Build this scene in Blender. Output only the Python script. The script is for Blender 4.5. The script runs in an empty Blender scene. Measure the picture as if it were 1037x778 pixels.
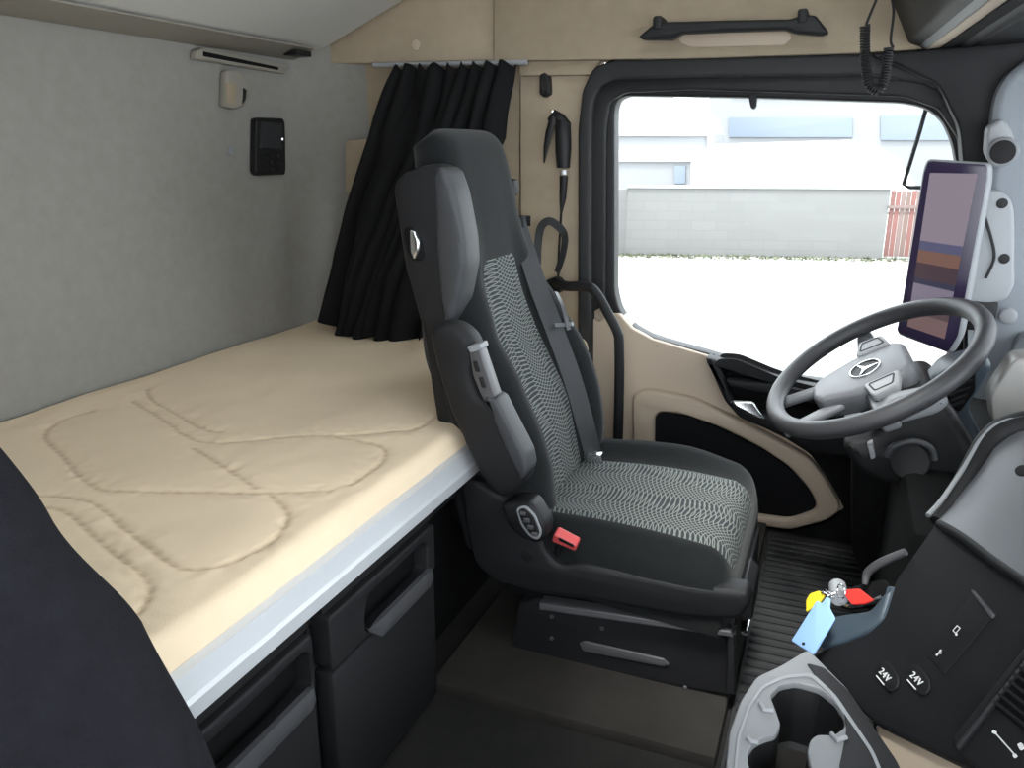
import bpy, bmesh, math, random
from mathutils import Vector, Matrix, noise
random.seed(7)
SC = bpy.context.scene
C = SC.collection
PI = math.pi

# ------------------------------------------------------------------ camera
F, HOR, VPX, CX, CY = 806.0, 150.0, 860.0, 518.5, 389.0
CAM = Vector((0, 0, 0.92))
Yc = Vector((VPX-CX, CY-HOR, -F)).normalized()
Zc = Vector((0, F, CY-HOR)).normalized()
Xc = Yc.cross(Zc)
ROT = Matrix((Xc, Yc, Zc))            # camera -> world
cam = bpy.data.cameras.new('camera'); camo = bpy.data.objects.new('camera', cam); C.objects.link(camo)
cam.sensor_width = 36; cam.lens = 36*F/1037; cam.clip_start = 0.02; cam.clip_end = 500
camo.matrix_world = Matrix.Translation(CAM) @ ROT.to_4x4()
SC.camera = camo

def ray(px, py): return ROT @ Vector((px-CX, CY-py, -F))
def at(px, py, x=None, y=None, z=None):
    d = ray(px, py)
    t = (x-CAM.x)/d.x if x is not None else ((y-CAM.y)/d.y if y is not None else (z-CAM.z)/d.z)
    return CAM + t*d
def atp(px, py, p, n):
    d = ray(px, py); return CAM + d*((Vector(p)-CAM).dot(n)/d.dot(n))

# ------------------------------------------------------------------ light: overcast sky, soft sun
w = bpy.data.worlds.new('sky'); SC.world = w; w.use_nodes = True
nt = w.node_tree; bg = nt.nodes['Background']
bg.inputs[0].default_value = (0.90, 0.95, 1.0, 1); bg.inputs[1].default_value = 5.2
sun = bpy.data.lights.new('sun', 'SUN'); suno = bpy.data.objects.new('sun', sun); C.objects.link(suno)
sun.energy = 5; sun.angle = 0.2; sun.color = (1, 0.97, 0.92)
suno.rotation_euler = Vector((0.05, 0.36, -0.94)).to_track_quat('-Z', 'Y').to_euler()
SC.view_settings.view_transform = 'Standard'; SC.view_settings.look = 'None'
SC.view_settings.gamma = 1; SC.view_settings.use_curve_mapping = False
SC.view_settings.exposure = 0.15

# ------------------------------------------------------------------ materials
def mat(name, col, rough=0.6, bump=0.0, scale=200, metal=0.0, var=0.0, spec=0.5, vscale=6, sheen=0.0, coat=0.0):
    m = bpy.data.materials.new(name); m.use_nodes = True
    n = m.node_tree.nodes; l = m.node_tree.links; b = n['Principled BSDF']
    b.inputs['Base Color'].default_value = (*col, 1); b.inputs['Roughness'].default_value = rough
    b.inputs['Metallic'].default_value = metal; b.inputs['Specular IOR Level'].default_value = spec
    if sheen: b.inputs['Sheen Weight'].default_value = sheen
    if coat: b.inputs['Coat Weight'].default_value = coat
    tc = n.new('ShaderNodeTexCoord')
    if var:
        t = n.new('ShaderNodeTexNoise'); t.inputs['Scale'].default_value = vscale; t.inputs['Detail'].default_value = 5
        r = n.new('ShaderNodeMapRange'); r.inputs[3].default_value = 1-var; r.inputs[4].default_value = 1+var
        r.inputs[1].default_value = 0.3; r.inputs[2].default_value = 0.7
        mx = n.new('ShaderNodeVectorMath'); mx.operation = 'SCALE'; mx.inputs[0].default_value = col
        l.new(tc.outputs['Object'], t.inputs['Vector']); l.new(t.outputs[0], r.inputs[0])
        l.new(r.outputs[0], mx.inputs['Scale']); l.new(mx.outputs[0], b.inputs['Base Color'])
    if bump:
        t = n.new('ShaderNodeTexNoise'); t.inputs['Scale'].default_value = scale; t.inputs['Detail'].default_value = 3
        bp = n.new('ShaderNodeBump'); bp.inputs['Strength'].default_value = bump; bp.inputs['Distance'].default_value = 0.002
        l.new(tc.outputs['Object'], t.inputs['Vector']); l.new(t.outputs[0], bp.inputs['Height']); l.new(bp.outputs[0], b.inputs['Normal'])
    return m
def emis(name, col, s=1.0):
    m = bpy.data.materials.new(name); m.use_nodes = True
    b = m.node_tree.nodes['Principled BSDF']
    b.inputs['Base Color'].default_value = (0.01, 0.01, 0.01, 1); b.inputs['Roughness'].default_value = 0.15
    b.inputs['Emission Color'].default_value = (*col, 1); b.inputs['Emission Strength'].default_value = s
    return m
M = {}
M['wall'] = mat('felt_grey', (0.265, 0.255, 0.235), 0.95, 0.35, 260, var=0.05, vscale=40)
M['beige'] = mat('beige_lining', (0.40, 0.325, 0.235), 0.85, 0.25, 300, var=0.04, vscale=30)
M['beige_pl'] = mat('beige_plastic', (0.50, 0.405, 0.31), 0.55, 0.15, 600)
M['tan'] = mat('tan_lining', (0.34, 0.275, 0.195), 0.9, 0.3, 300, var=0.05, vscale=30)
M['bunk'] = mat('bunk_white', (0.60, 0.595, 0.57), 0.85, 0.2, 300)
M['black'] = mat('black_plastic', (0.009, 0.009, 0.010), 0.5, 0.25, 900, spec=0.35)
M['blackm'] = mat('black_matte', (0.006, 0.006, 0.0065), 0.85, 0.2, 500, spec=0.15)
M['rubber'] = mat('black_rubber', (0.016, 0.016, 0.017), 0.65)
M['dark'] = mat('charcoal_plastic', (0.012, 0.012, 0.0135), 0.55, 0.3, 900, spec=0.28)
M['cabinet'] = mat('cabinet_plastic', (0.017, 0.017, 0.0185), 0.55, 0.4, 900, spec=0.28)
M['vinyl'] = mat('dark_vinyl', (0.036, 0.038, 0.042), 0.5, 0.3, 700)
M['grey'] = mat('grey_plastic', (0.26, 0.27, 0.285), 0.5, 0.15, 900)
M['ltgrey'] = mat('light_grey_plastic', (0.34, 0.35, 0.37), 0.55, 0.1, 900)
M['pillar'] = mat('grey_pillar_cloth', (0.30, 0.325, 0.36), 0.9, 0.3, 500)
M['alu'] = mat('aluminium', (0.70, 0.72, 0.75), 0.42, metal=0.35)
M['chrome'] = mat('chrome', (0.75, 0.76, 0.78), 0.15, metal=1.0)
M['fabric'] = mat('black_seat_cloth', (0.0065, 0.008, 0.0085), 0.95, 0.5, 500, var=0.12, vscale=60, sheen=0.10, spec=0.2)
M['curtain'] = mat('black_curtain_cloth', (0.009, 0.009, 0.0095), 0.95, 0.4, 500, spec=0.15)
M['carpet'] = mat('dark_carpet', (0.008, 0.0072, 0.0065), 0.95, 0.8, 350, var=0.3, vscale=25)
M['floor'] = mat('worn_floor', (0.017, 0.0145, 0.012), 0.9, 0.5, 300, var=0.25, vscale=12)
M['hood'] = mat('lit_hood_grey', (0.16, 0.165, 0.18), 0.5, 0.1, 900)
M['taupe'] = mat('taupe_plastic', (0.27, 0.25, 0.215), 0.6, 0.15, 600)
M['mesh'] = mat('door_pocket', (0.008, 0.008, 0.009), 0.95, spec=0.2)
M['red'] = mat('red_plastic', (0.60, 0.08, 0.08), 0.4)
M['redtag'] = mat('red_tag', (0.85, 0.04, 0.03), 0.5)
M['yellow'] = mat('yellow_tag', (0.85, 0.62, 0.03), 0.5)
M['blue'] = mat('blue_tag', (0.30, 0.50, 0.88), 0.5)
M['white'] = mat('white_print', (0.8, 0.8, 0.8), 0.5)
M['label'] = mat('label_white', (0.75, 0.75, 0.75), 0.6)
M['teal'] = mat('slate_blue_plastic', (0.05, 0.07, 0.09), 0.4)
M['belt'] = mat('seat_belt_webbing', (0.030, 0.031, 0.034), 0.6, 0.5, 900)
M['wheel'] = mat('wheel_leather', (0.042, 0.042, 0.046), 0.42, 0.25, 900)
M['hub'] = mat('wheel_hub_plastic', (0.17, 0.175, 0.19), 0.42, 0.15, 900)
M['handle'] = mat('drawer_handle_grey', (0.075, 0.075, 0.08), 0.35, 0.1, 900)
M['conc'] = mat('concrete_blocks', (0.2, 0.2, 0.19), 0.9)
M['ground'] = mat('yard_concrete', (0.30, 0.295, 0.28), 0.95, var=0.06, vscale=0.6)
M['hall'] = mat('hall_cladding', (0.23, 0.235, 0.245), 0.7)
M['hallw'] = mat('hall_white', (0.34, 0.34, 0.34), 0.6)
M['hglass'] = mat('hall_glazing', (0.165, 0.195, 0.24), 0.3)
M['grass'] = mat('weeds', (0.12, 0.13, 0.085), 0.95, var=0.4, vscale=3)

def seam_mat():                      # bed cover: stitch thread slightly browner than the cloth
    m = mat('bed_cover', (0.80, 0.645, 0.46), 0.9, 0.25, 500, var=0.03, vscale=8)
    n = m.node_tree.nodes; l = m.node_tree.links
    a = n.new('ShaderNodeAttribute'); a.attribute_name = 'thread'
    mx = n.new('ShaderNodeMix'); mx.data_type = 'RGBA'; b = n['Principled BSDF']
    src = b.inputs['Base Color'].links[0].from_socket
    l.new(src, mx.inputs[6]); mx.inputs[7].default_value = (0.42, 0.29, 0.16, 1)
    l.new(a.outputs['Fac'], mx.inputs[0]); l.new(mx.outputs[2], b.inputs['Base Color'])
    return m
M['bed'] = seam_mat()

def pattern_mat():
    m = bpy.data.materials.new('wavy_seat_cloth'); m.use_nodes = True
    n = m.node_tree.nodes; l = m.node_tree.links; b = n['Principled BSDF']; b.inputs['Roughness'].default_value = 0.9
    tc = n.new('ShaderNodeTexCoord'); sx = n.new('ShaderNodeSeparateXYZ'); l.new(tc.outputs['UV'], sx.inputs[0])
    def mth(op, a, bb=None, cc=None):
        k = n.new('ShaderNodeMath'); k.operation = op
        for i, v in enumerate((a, bb, cc)):
            if v is None: continue
            if isinstance(v, (int, float)): k.inputs[i].default_value = v
            else: l.new(v, k.inputs[i])
        return k.outputs[0]
    U, V = sx.outputs[0], sx.outputs[1]
    def fam(fU, amp, ph, f, tilt):
        s = mth('SINE', mth('MULTIPLY_ADD', U, fU, ph))
        s2 = mth('SINE', mth('MULTIPLY', V, 24.0))
        c = mth('ADD', mth('MULTIPLY', V, f), mth('MULTIPLY', mth('MULTIPLY', s, amp), mth('MULTIPLY_ADD', s2, .5, 1.0)))
        c = mth('MULTIPLY_ADD', U, tilt, c)
        return mth('LESS_THAN', mth('ABSOLUTE', mth('SUBTRACT', mth('FRACT', c), 0.5)), 0.12)
    a = fam(46, 0.95, 0.0, 118, 26); c = fam(46, 0.95, 2.4, 108, -30)
    mx = n.new('ShaderNodeMix'); mx.data_type = 'RGBA'
    mx.inputs[6].default_value = (0.014, 0.021, 0.025, 1); mx.inputs[7].default_value = (0.20, 0.21, 0.19, 1)
    l.new(mth('MULTIPLY', mth('MAXIMUM', a, c), 0.8), mx.inputs[0]); l.new(mx.outputs[2], b.inputs['Base Color'])
    return m
M['pattern'] = pattern_mat()

def block_mat():
    m = M['conc']; n = m.node_tree.nodes; l = m.node_tree.links; b = n['Principled BSDF']
    tc = n.new('ShaderNodeTexCoord'); mp = n.new('ShaderNodeMapping'); mp.inputs['Rotation'].default_value = (PI/2, 0, 0)
    br = n.new('ShaderNodeTexBrick'); br.inputs['Scale'].default_value = 1
    br.inputs['Brick Width'].default_value = 0.5; br.inputs['Row Height'].default_value = 0.2; br.inputs['Mortar Size'].default_value = 0.008
    br.inputs['Color1'].default_value = (0.165, 0.165, 0.16, 1); br.inputs['Color2'].default_value = (0.175, 0.175, 0.17, 1)
    br.inputs['Mortar'].default_value = (0.155, 0.155, 0.15, 1)
    l.new(tc.outputs['Object'], mp.inputs[0]); l.new(mp.outputs[0], br.inputs[0]); l.new(br.outputs[0], b.inputs['Base Color'])
block_mat()

def glass_mat():
    m = bpy.data.materials.new('clear_glass'); m.use_nodes = True
    n = m.node_tree.nodes; l = m.node_tree.links
    n.remove(n['Principled BSDF']); o = n['Material Output']
    t = n.new('ShaderNodeBsdfTransparent'); t.inputs[0].default_value = (0.96, 0.98, 0.98, 1)
    g = n.new('ShaderNodeBsdfGlossy'); g.inputs['Roughness'].default_value = 0.02
    f = n.new('ShaderNodeFresnel'); f.inputs[0].default_value = 1.05
    k = n.new('ShaderNodeMixShader'); l.new(f.outputs[0], k.inputs[0]); l.new(t.outputs[0], k.inputs[1]); l.new(g.outputs[0], k.inputs[2])
    l.new(k.outputs[0], o.inputs[0]); return m
M['glass'] = glass_mat()

# ------------------------------------------------------------------ mesh helpers
def link(name, me, m, parent=None, angle=38):
    o = bpy.data.objects.new(name, me); C.objects.link(o)
    if m: me.materials.append(m)
    for p in me.polygons: p.use_smooth = True
    me.set_sharp_from_angle(angle=math.radians(angle))
    if parent: o.parent = parent
    return o
def tag(o, label, cat, group=None):
    o['label'] = label; o['category'] = cat
    if group: o['group'] = group
    return o
def thing(name, label, cat, loc=(0, 0, 0), group=None):
    o = bpy.data.objects.new(name, None); C.objects.link(o); o.empty_display_size = 0.05
    return tag(o, label, cat, group)
def struct(o): o['kind'] = 'structure'; return o
def sempty(name):
    o = bpy.data.objects.new(name, None); C.objects.link(o); o['kind'] = 'structure'; return o
def bmobj(name, bm, m, parent=None, angle=38):
    bmesh.ops.recalc_face_normals(bm, faces=bm.faces)
    me = bpy.data.meshes.new(name); bm.to_mesh(me); bm.free(); return link(name, me, m, parent, angle)
def abox(bm, lo, hi, bev=0.0, seg=2):
    r = bmesh.ops.create_cube(bm, size=1)
    vs = r['verts']; lo = Vector(lo); hi = Vector(hi)
    for v in vs: v.co = Vector(((lo[i]+hi[i])/2 + v.co[i]*(hi[i]-lo[i]) for i in range(3)))
    if bev:
        es = list({e for v in vs for e in v.link_edges})
        bmesh.ops.bevel(bm, geom=es, offset=bev, segments=seg, affect='EDGES', profile=0.5)
def box(name, lo, hi, m, parent=None, bev=0.004, seg=2):
    bm = bmesh.new(); abox(bm, lo, hi, bev, seg); return bmobj(name, bm, m, parent)
def atube(bm, pts, r, n=12, cap=True, closed=False, flat=None):
    pts = [Vector(p) for p in pts]; N = len(pts)
    rr = r if isinstance(r, (list, tuple)) else [r]*N
    rings = []; up = None
    for i, p in enumerate(pts):
        if closed: t = pts[(i+1) % N]-pts[i-1]
        else: t = pts[min(i+1, N-1)]-pts[max(i-1, 0)]
        t.normalize()
        if up is None: up = Vector((0, 0, 1)) if abs(t.z) < 0.9 else Vector((0, 1, 0))
        s = t.cross(up).normalized(); up = s.cross(t).normalized()
        ring = []
        for k in range(n):
            a = 2*PI*k/n; ca, sa = math.cos(a), math.sin(a)
            if flat: ring.append(bm.verts.new(p + s*ca*rr[i]*flat[0] + up*sa*rr[i]*flat[1]))
            else: ring.append(bm.verts.new(p + s*ca*rr[i] + up*sa*rr[i]))
        rings.append(ring)
    for i in range(N if closed else N-1):
        a, b = rings[i], rings[(i+1) % N]
        for k in range(n): bm.faces.new((a[k], a[(k+1) % n], b[(k+1) % n], b[k]))
    if cap and not closed: bm.faces.new(rings[0][::-1]); bm.faces.new(rings[-1])
def tube(name, pts, r, m, parent=None, n=12, smooth=0, **k):
    if smooth:
        if isinstance(r, (list, tuple)):
            r = [r[i]+(r[min(i+1, len(r)-1)]-r[i])*q/smooth for i in range(len(pts)-1) for q in range(smooth)]+[r[-1]]
        pts = spline(pts, smooth, k.get('closed', False))
    bm = bmesh.new(); atube(bm, pts, r, n, **k); return bmobj(name, bm, m, parent)
def spline(pts, n=6, closed=False):
    pts = [Vector(p) for p in pts]; out = []; N = len(pts)
    for i in range(N if closed else N-1):
        if closed: p0, p1, p2, p3 = pts[i-1], pts[i], pts[(i+1) % N], pts[(i+2) % N]
        else: p0, p1, p2, p3 = pts[max(i-1, 0)], pts[i], pts[i+1], pts[min(i+2, N-1)]
        for k in range(n):
            t = k/n
            out.append(0.5*((2*p1)+(p2-p0)*t+(2*p0-5*p1+4*p2-p3)*t*t+(3*p1-p0-3*p2+p3)*t**3))
    if not closed: out.append(pts[-1])
    return out
def rnd(pts, r, n=5):                # round the corners of a 2-D polygon
    out = []; N = len(pts)
    for i in range(N):
        p = Vector(pts[i]).to_2d(); a = Vector(pts[i-1]).to_2d(); b = Vector(pts[(i+1) % N]).to_2d()
        da, db = a-p, b-p
        rr = min(r, da.length*0.45, db.length*0.45)
        if rr < 1e-6: out.append(p); continue
        A = p+da.normalized()*rr; B = p+db.normalized()*rr
        for k in range(n+1):
            t = k/n; out.append(A*(1-t)**2 + p*2*t*(1-t) + B*t*t)
    return out
def circ(c, r, n=28, rx=None, ry=None):
    return [Vector((c[0]+(rx or r)*math.cos(2*PI*k/n), c[1]+(ry or r)*math.sin(2*PI*k/n))) for k in range(n)]
def frame(o, u, v):
    u = Vector(u).normalized(); v = Vector(v); n = u.cross(v).normalized(); v = n.cross(u)
    return Matrix.Translation(Vector(o)) @ Matrix((u, v, n)).transposed().to_4x4()
def loc2(fr, p): q = fr.inverted() @ Vector(p); return Vector((q.x, q.y))
def plate(name, loops, fr, depth, m, parent=None, bev=0.002, res=2):
    """solid slab: 2-D outline (+holes) in frame fr, from n=0 up to n=depth"""
    cu = bpy.data.curves.new(name, 'CURVE'); cu.dimensions = '2D'; cu.fill_mode = 'BOTH'
    bev = min(bev, depth*0.45)
    cu.extrude = depth/2-bev; cu.bevel_depth = bev; cu.bevel_resolution = res; cu.offset = -bev
    for lp in loops:
        s = cu.splines.new('POLY'); s.points.add(len(lp)-1); s.use_cyclic_u = True
        for q, p in zip(s.points, lp): q.co = (p[0], p[1], 0, 1)
    tmp = bpy.data.objects.new('tmp', cu); C.objects.link(tmp)
    dg = bpy.context.evaluated_depsgraph_get()
    me = bpy.data.meshes.new_from_object(tmp.evaluated_get(dg)); me.name = name
    bpy.data.objects.remove(tmp); bpy.data.curves.remove(cu)
    me.transform(fr @ Matrix.Translation((0, 0, depth/2)))
    me.materials.clear()
    bm = bmesh.new(); bm.from_mesh(me); bmesh.ops.remove_doubles(bm, verts=bm.verts, dist=1e-5)
    bmesh.ops.recalc_face_normals(bm, faces=bm.faces); bm.to_mesh(me); bm.free()
    return link(name, me, m, parent, 30)
def yframe(y): return frame((0, y, 0), (1, 0, 0), (0, 0, 1))     # n faces -Y (towards the passenger side)
def pxy(l, y): return [Vector((p.x, p.z)) for p in (at(*q, y=y) for q in l)]
def yplate(name, pts, y, depth, m, parent=None, r=0.01, bev=0.002, holes=(), pix=True):
    """slab whose near face is at y, running back to y+depth; outline measured on the near face"""
    lo = rnd(pxy(pts, y) if pix else pts, r); hs = [rnd(pxy(h, y) if pix else h, r) for h in holes]
    return plate(name, [lo]+hs, yframe(y+depth), depth, m, parent, bev)
def xframe(x): return frame((x, 0, 0), (0, 1, 0), (0, 0, 1))     # n faces +X
def pxx(l, x): return [Vector((p.y, p.z)) for p in (at(*q, x=x) for q in l)]
def xplate(name, pts, x, depth, m, parent=None, r=0.006, bev=0.002, holes=(), pix=True):
    lo = rnd(pxx(pts, x) if pix else pts, r); hs = [rnd(pxx(h, x) if pix else h, r) for h in holes]
    return plate(name, [lo]+hs, xframe(x-depth), depth, m, parent, bev)
def loft(name, rings, m, parent=None, cap=True, uv=None, closed=True, angle=50):
    bm = bmesh.new(); vr = [[bm.verts.new(p) for p in r] for r in rings]; n = len(rings[0])
    for i in range(len(rings)-1):
        for k in range(n if closed else n-1):
            bm.faces.new((vr[i][k], vr[i][(k+1) % n], vr[i+1][(k+1) % n], vr[i+1][k]))
    if cap and closed: bm.faces.new(vr[0][::-1]); bm.faces.new(vr[-1])
    bmesh.ops.recalc_face_normals(bm, faces=bm.faces)
    if uv:
        bm.verts.index_update()
        ul = bm.loops.layers.uv.new('UVMap')
        for f in bm.faces:
            for lp in f.loops:
                i, k = divmod(lp.vert.index, n); lp[ul].uv = uv(i, k)
    me = bpy.data.meshes.new(name); bm.to_mesh(me); bm.free(); return link(name, me, m, parent, angle)
def text(name, s, fr, size, m, parent=None, depth=0.0008, bold=0.0):
    cu = bpy.data.curves.new(name, 'FONT'); cu.body = s; cu.size = size; cu.extrude = depth; cu.offset = bold
    cu.align_x = 'CENTER'; cu.align_y = 'CENTER'; cu.resolution_u = 3; cu.space_character = 1.18
    tmp = bpy.data.objects.new('tmp', cu); C.objects.link(tmp)
    me = bpy.data.meshes.new_from_object(tmp.evaluated_get(bpy.context.evaluated_depsgraph_get())); me.name = name
    bpy.data.objects.remove(tmp); bpy.data.curves.remove(cu); me.transform(fr); me.materials.clear()
    return link(name, me, m, parent)
def cyl(name, c, axis, r, h, m, parent=None, bev=0.001, n=32):
    q = Vector(axis).to_track_quat('Z', 'Y').to_matrix().to_4x4()
    return plate(name, [circ((0, 0), r, n)], Matrix.Translation(Vector(c)) @ q, h, m, parent, bev)

# ================================================================== THE YARD OUTSIDE
GZ = -1.35
struct(box('ground', (-60, 2.6, GZ-0.3), (60, 90, GZ), M['ground'], bev=0))
p0 = at(633, 258, z=GZ); p1 = at(893, 262, z=GZ); dv = (p1-p0).normalized(); up = Vector((0, 0, 1))
zt = at(760, 191, y=(p0.y+p1.y)/2).z
Lw = (p1-p0).length
def wallseg(name, a, b, z0, z1, th, m, parent=None):
    d = (b-a); d.z = 0; L = d.length
    return plate(name, [[(0, 0), (L, 0), (L, z1-z0), (0, z1-z0)]], frame((a.x, a.y, z0), d, up) @ Matrix.Translation((0, 0, -th)), th, m, parent, 0.003)
cw = thing('yard_wall', 'low grey concrete block wall across the yard outside the window', 'wall')
wallseg('wall_run', p0, p1, GZ, zt, 0.2, M['conc'], cw)
q0 = at(600, 266, z=GZ)
wallseg('return_run', Vector((p0.x-3.0, p0.y-5.5, GZ)), p0, GZ, zt-0.02, 0.2, M['conc'], cw)
wallseg('coping', p0-Vector((0, 0.04, 0)), p1-Vector((0, 0.04, 0)), zt, zt+0.05, 0.26, M['hallw'], cw)
# red fence
fn = thing('metal_fence', 'faded red and brown sheet metal fence at end of block wall', 'fence')
reds = [mat('fence_paint', c, 0.8) for c in ((0.15, 0.07, 0.062), (0.17, 0.12, 0.11), (0.165, 0.155, 0.15), (0.18, 0.08, 0.07), (0.15, 0.10, 0.085))]
for i in range(22):
    a = p1+dv*(0.02+i*0.105)
    wallseg('fence_slat', a, a+dv*0.095, GZ+0.05, zt-0.02-0.03*(i % 2), 0.02, reds[(i*3+i//4) % 5], fn)
wallseg('fence_rail', p1-Vector((0, 0.05, 0)), p1+dv*2.4-Vector((0, 0.05, 0)), GZ+1.05, GZ+1.12, 0.03, reds[1], fn)
# weeds strip at the foot of the wall (uncountable)
bm = bmesh.new()
for i in range(700):
    s = random.uniform(-0.2, Lw+2.2); o_ = p0+dv*s; off = random.random()**2*0.5+0.05
    b = Vector((o_.x, o_.y-off, GZ)); h = random.uniform(0.02, 0.07); ww = 0.04
    a = random.uniform(0, PI); d = Vector((math.cos(a), math.sin(a), 0))*ww
    t = b+Vector((random.uniform(-.05, .05), random.uniform(-.05, .05), h))
    bm.faces.new([bm.verts.new(v) for v in (b-d, b+d, t)])
wd = bmobj('weeds', bm, M['grass']); tag(wd, 'thin line of weeds growing at foot of block wall', 'weeds'); wd['kind'] = 'stuff'
# halls behind
hz = lambda px, py, y: at(px, py, y=y)
def hall(name, label, pts, y, depth, m, parts):
    h = thing(name, label, 'building')
    yplate('facade', pts, y, depth, m, h, r=0.01)
    for nm, pp, mm in parts: yplate(nm, pp, y-0.12, 0.1, mm, h, r=0.02)
    return h
hall('industrial_hall', 'large pale hall with strip of bluish glazing behind the wall',
     [(718, 200), (718, 72), (1120, 72), (1120, 200)], 48, 8, M['hall'],
     [('window_strip', [(738, 119), (863, 119), (863, 139), (738, 139)], M['hglass']),
      ('window_strip', [(892, 117), (980, 117), (980, 142), (892, 142)], M['hglass']),
      ('roof_edge', [(716, 72), (1120, 72), (1120, 78), (716, 78)], M['hallw']),
      ('cladding_band', [(740, 90), (960, 90), (960, 97), (740, 97)], M['hallw'])])
arch = [(560, 200), (560, 110), (600, 97), (650, 94), (690, 100), (712, 118), (717, 135), (717, 200)]
ah = hall('arched_hall', 'pale hall with curved roof seen at left of the window', arch, 36, 5, M['hall'],
     [('door_panel', [(683, 168), (694, 168), (694, 186), (683, 186)], M['hglass']),
      ('downpipe', [(716, 100), (719, 100), (719, 186), (716, 186)], M['hallw']),
      ('white_band', [(600, 122), (716, 122), (716, 138), (600, 138)], M['hallw']),
      ('white_band', [(560, 152), (716, 152), (716, 164), (560, 164)], M['hallw'])])
hall('storage_tunnel', 'white round-ended storage tent behind the block wall', 
     [(700, 215), (700, 160), (722, 146), (860, 142), (890, 148), (912, 162), (926, 185), (930, 215)], 32, 6, M['white'],
     [('doorway_frame', [(733, 170), (755, 170), (755, 187), (733, 187)], M['hallw'])])
# paving band near the truck
bm = bmesh.new()
for i in range(26):
    for j in range(10):
        if (i*7+j*3) % 11 == 0: continue
        x = -2.4+i*0.22+(j % 2)*0.11; y = 5.2+j*0.12
        abox(bm, (x, y, GZ), (x+0.205, y+0.105, GZ+0.012), 0)
pv = bmobj('block_paving', bm, mat('paving', (0.19, 0.185, 0.175), 0.9)); struct(pv)

# ================================================================== CAB SHELL
XR = -1.39; YD = 2.0
struct(box('wall_rear', (XR-0.06, -0.4, -0.1), (XR, YD+0.1, 2.0), M['wall'], bev=0))
struct(box('floor', (XR, -0.4, -0.12), (1.25, YD+0.08, -0.02), M['carpet'], bev=0))
struct(plate('ceiling', [[(XR-0.06, -0.4), (1.15, -0.4), (1.15, YD+0.1), (XR-0.06, YD+0.1)], rnd([(-0.35, 0.30), (0.20, 0.30), (0.20, 1.10), (-0.35, 1.10)], 0.08)], frame((0, 0, 1.82), (1, 0, 0), (0, 1, 0)), 0.06, M['bunk'], bev=0))  # hole is for an added hatch that lets light onto the bed
struct(box('added_roof_hatch', (-0.37, 0.28, 1.885), (0.22, 1.12, 1.89), M['glass'], bev=0))  # unseen roof hatch pane, added to light the bed evenly
# passenger side: closed behind the unseen door opening, shaped for the cab light; the door stands open
struct(plate('wall_passenger', [[(XR-0.06, -0.1), (1.15, -0.1), (1.15, 1.9), (XR-0.06, 1.9)], rnd([(-0.50, 0.50), (0.95, 0.35), (0.95, 1.42), (-0.50, 1.42)], 0.08)], yframe(-0.40), 0.06, M['wall'], bev=0))
# sleeper side wall with rounded corner to the rear wall
ring = []
struct(box('wall_driver_side', (-1.275, YD-0.004, 0), (-0.79, YD+0.05, 1.85), M['tan'], bev=0))  # tan darker than the beige lining: shade of curtain and bunk painted in
pf = [(-1.19, YD+0.06), (-1.19, YD), (-1.20, YD)]
for k in range(9):
    a = k/8*PI/2; pf.append((-1.20-0.19*math.sin(a), YD-0.19+0.19*math.cos(a)))
pf += [(-1.41, YD-0.2), (-1.41, YD+0.06)]
struct(plate('wall_driver_side', [pf], frame((0, 0, 0), (1, 0, 0), (0, 1, 0)), 1.85, M['wall'], bev=0))
struct(yplate('trim_1', [(333, 92), (346, 84), (346, 330), (338, 330)], 1.985, 0.02, M['tan'], r=0.004))
struct(yplate('trim_2', [(349, 142), (377, 140), (377, 195), (349, 196)], 1.92, 0.08, M['tan'], r=0.012, bev=0.006))
struct(yplate('trim_3', [(351, 197), (375, 196), (377, 330), (355, 330)], 1.93, 0.07, M['tan'], r=0.01, bev=0.004))
# B pillar lining
struct(yplate('trim_4', [(526, 74), (604, 74), (596, 120), (592, 300), (590, 560), (528, 560)], 1.985, 0.06, M['beige'], r=0.02, bev=0.006))
struct(yplate('trim_5', [(524, 60), (608, 60), (598, 76), (527, 77)], 1.965, 0.05, M['tan'], r=0.006, bev=0.003))
# headliner side panels above the door
struct(yplate('trim_6', [(500, -160), (1160, -160), (1160, 30), (1037, 42), (960, 48), (880, 53), (700, 59), (500, 62)], 1.94, 0.08, M['tan'], r=0.004, bev=0.003))
struct(yplate('trim_7', [(300, -160), (500, -160), (500, 61), (372, 64), (300, 64)], 1.955, 0.06, M['beige'], r=0.003, bev=0.003))
struct(cyl('trim_8', at(422, 46, y=1.955), (0, -1, 0), 0.013, 0.006, M['beige_pl']))
# A pillar
struct(yplate('trim_9', [(1018, 76), (1045, 56), (1180, 40), (1180, 420), (985, 420), (985, 300), (998, 210), (1004, 160), (1003, 125), (1007, 98)], 1.90, 0.16, M['pillar'], r=0.02, bev=0.02))
struct(yplate('trim_10', [(880, 55), (1037, 41), (1080, 38), (1040, 60), (1012, 90), (1006, 120), (1008, 180), (1002, 330), (960, 330), (978, 200), (972, 130), (950, 85)], 1.93, 0.10, M['dark'], r=0.02, bev=0.006))

# windscreen side and front
struct(box('window_2', (1.10, -0.3, 0.5), (1.11, 1.9, 1.2), M['glass'], bev=0))
struct(box('wall_front', (1.12, -0.4, -0.1), (1.18, YD+0.1, 0.48), M['blackm'], bev=0))
struct(box('wall_front_top', (1.12, -0.4, 1.25), (1.18, YD+0.1, 1.88), M['beige'], bev=0))
struct(box('trim_11', (1.0, 1.85, 0.3), (1.14, 2.06, 1.4), M['pillar'], bev=0.02))

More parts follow.
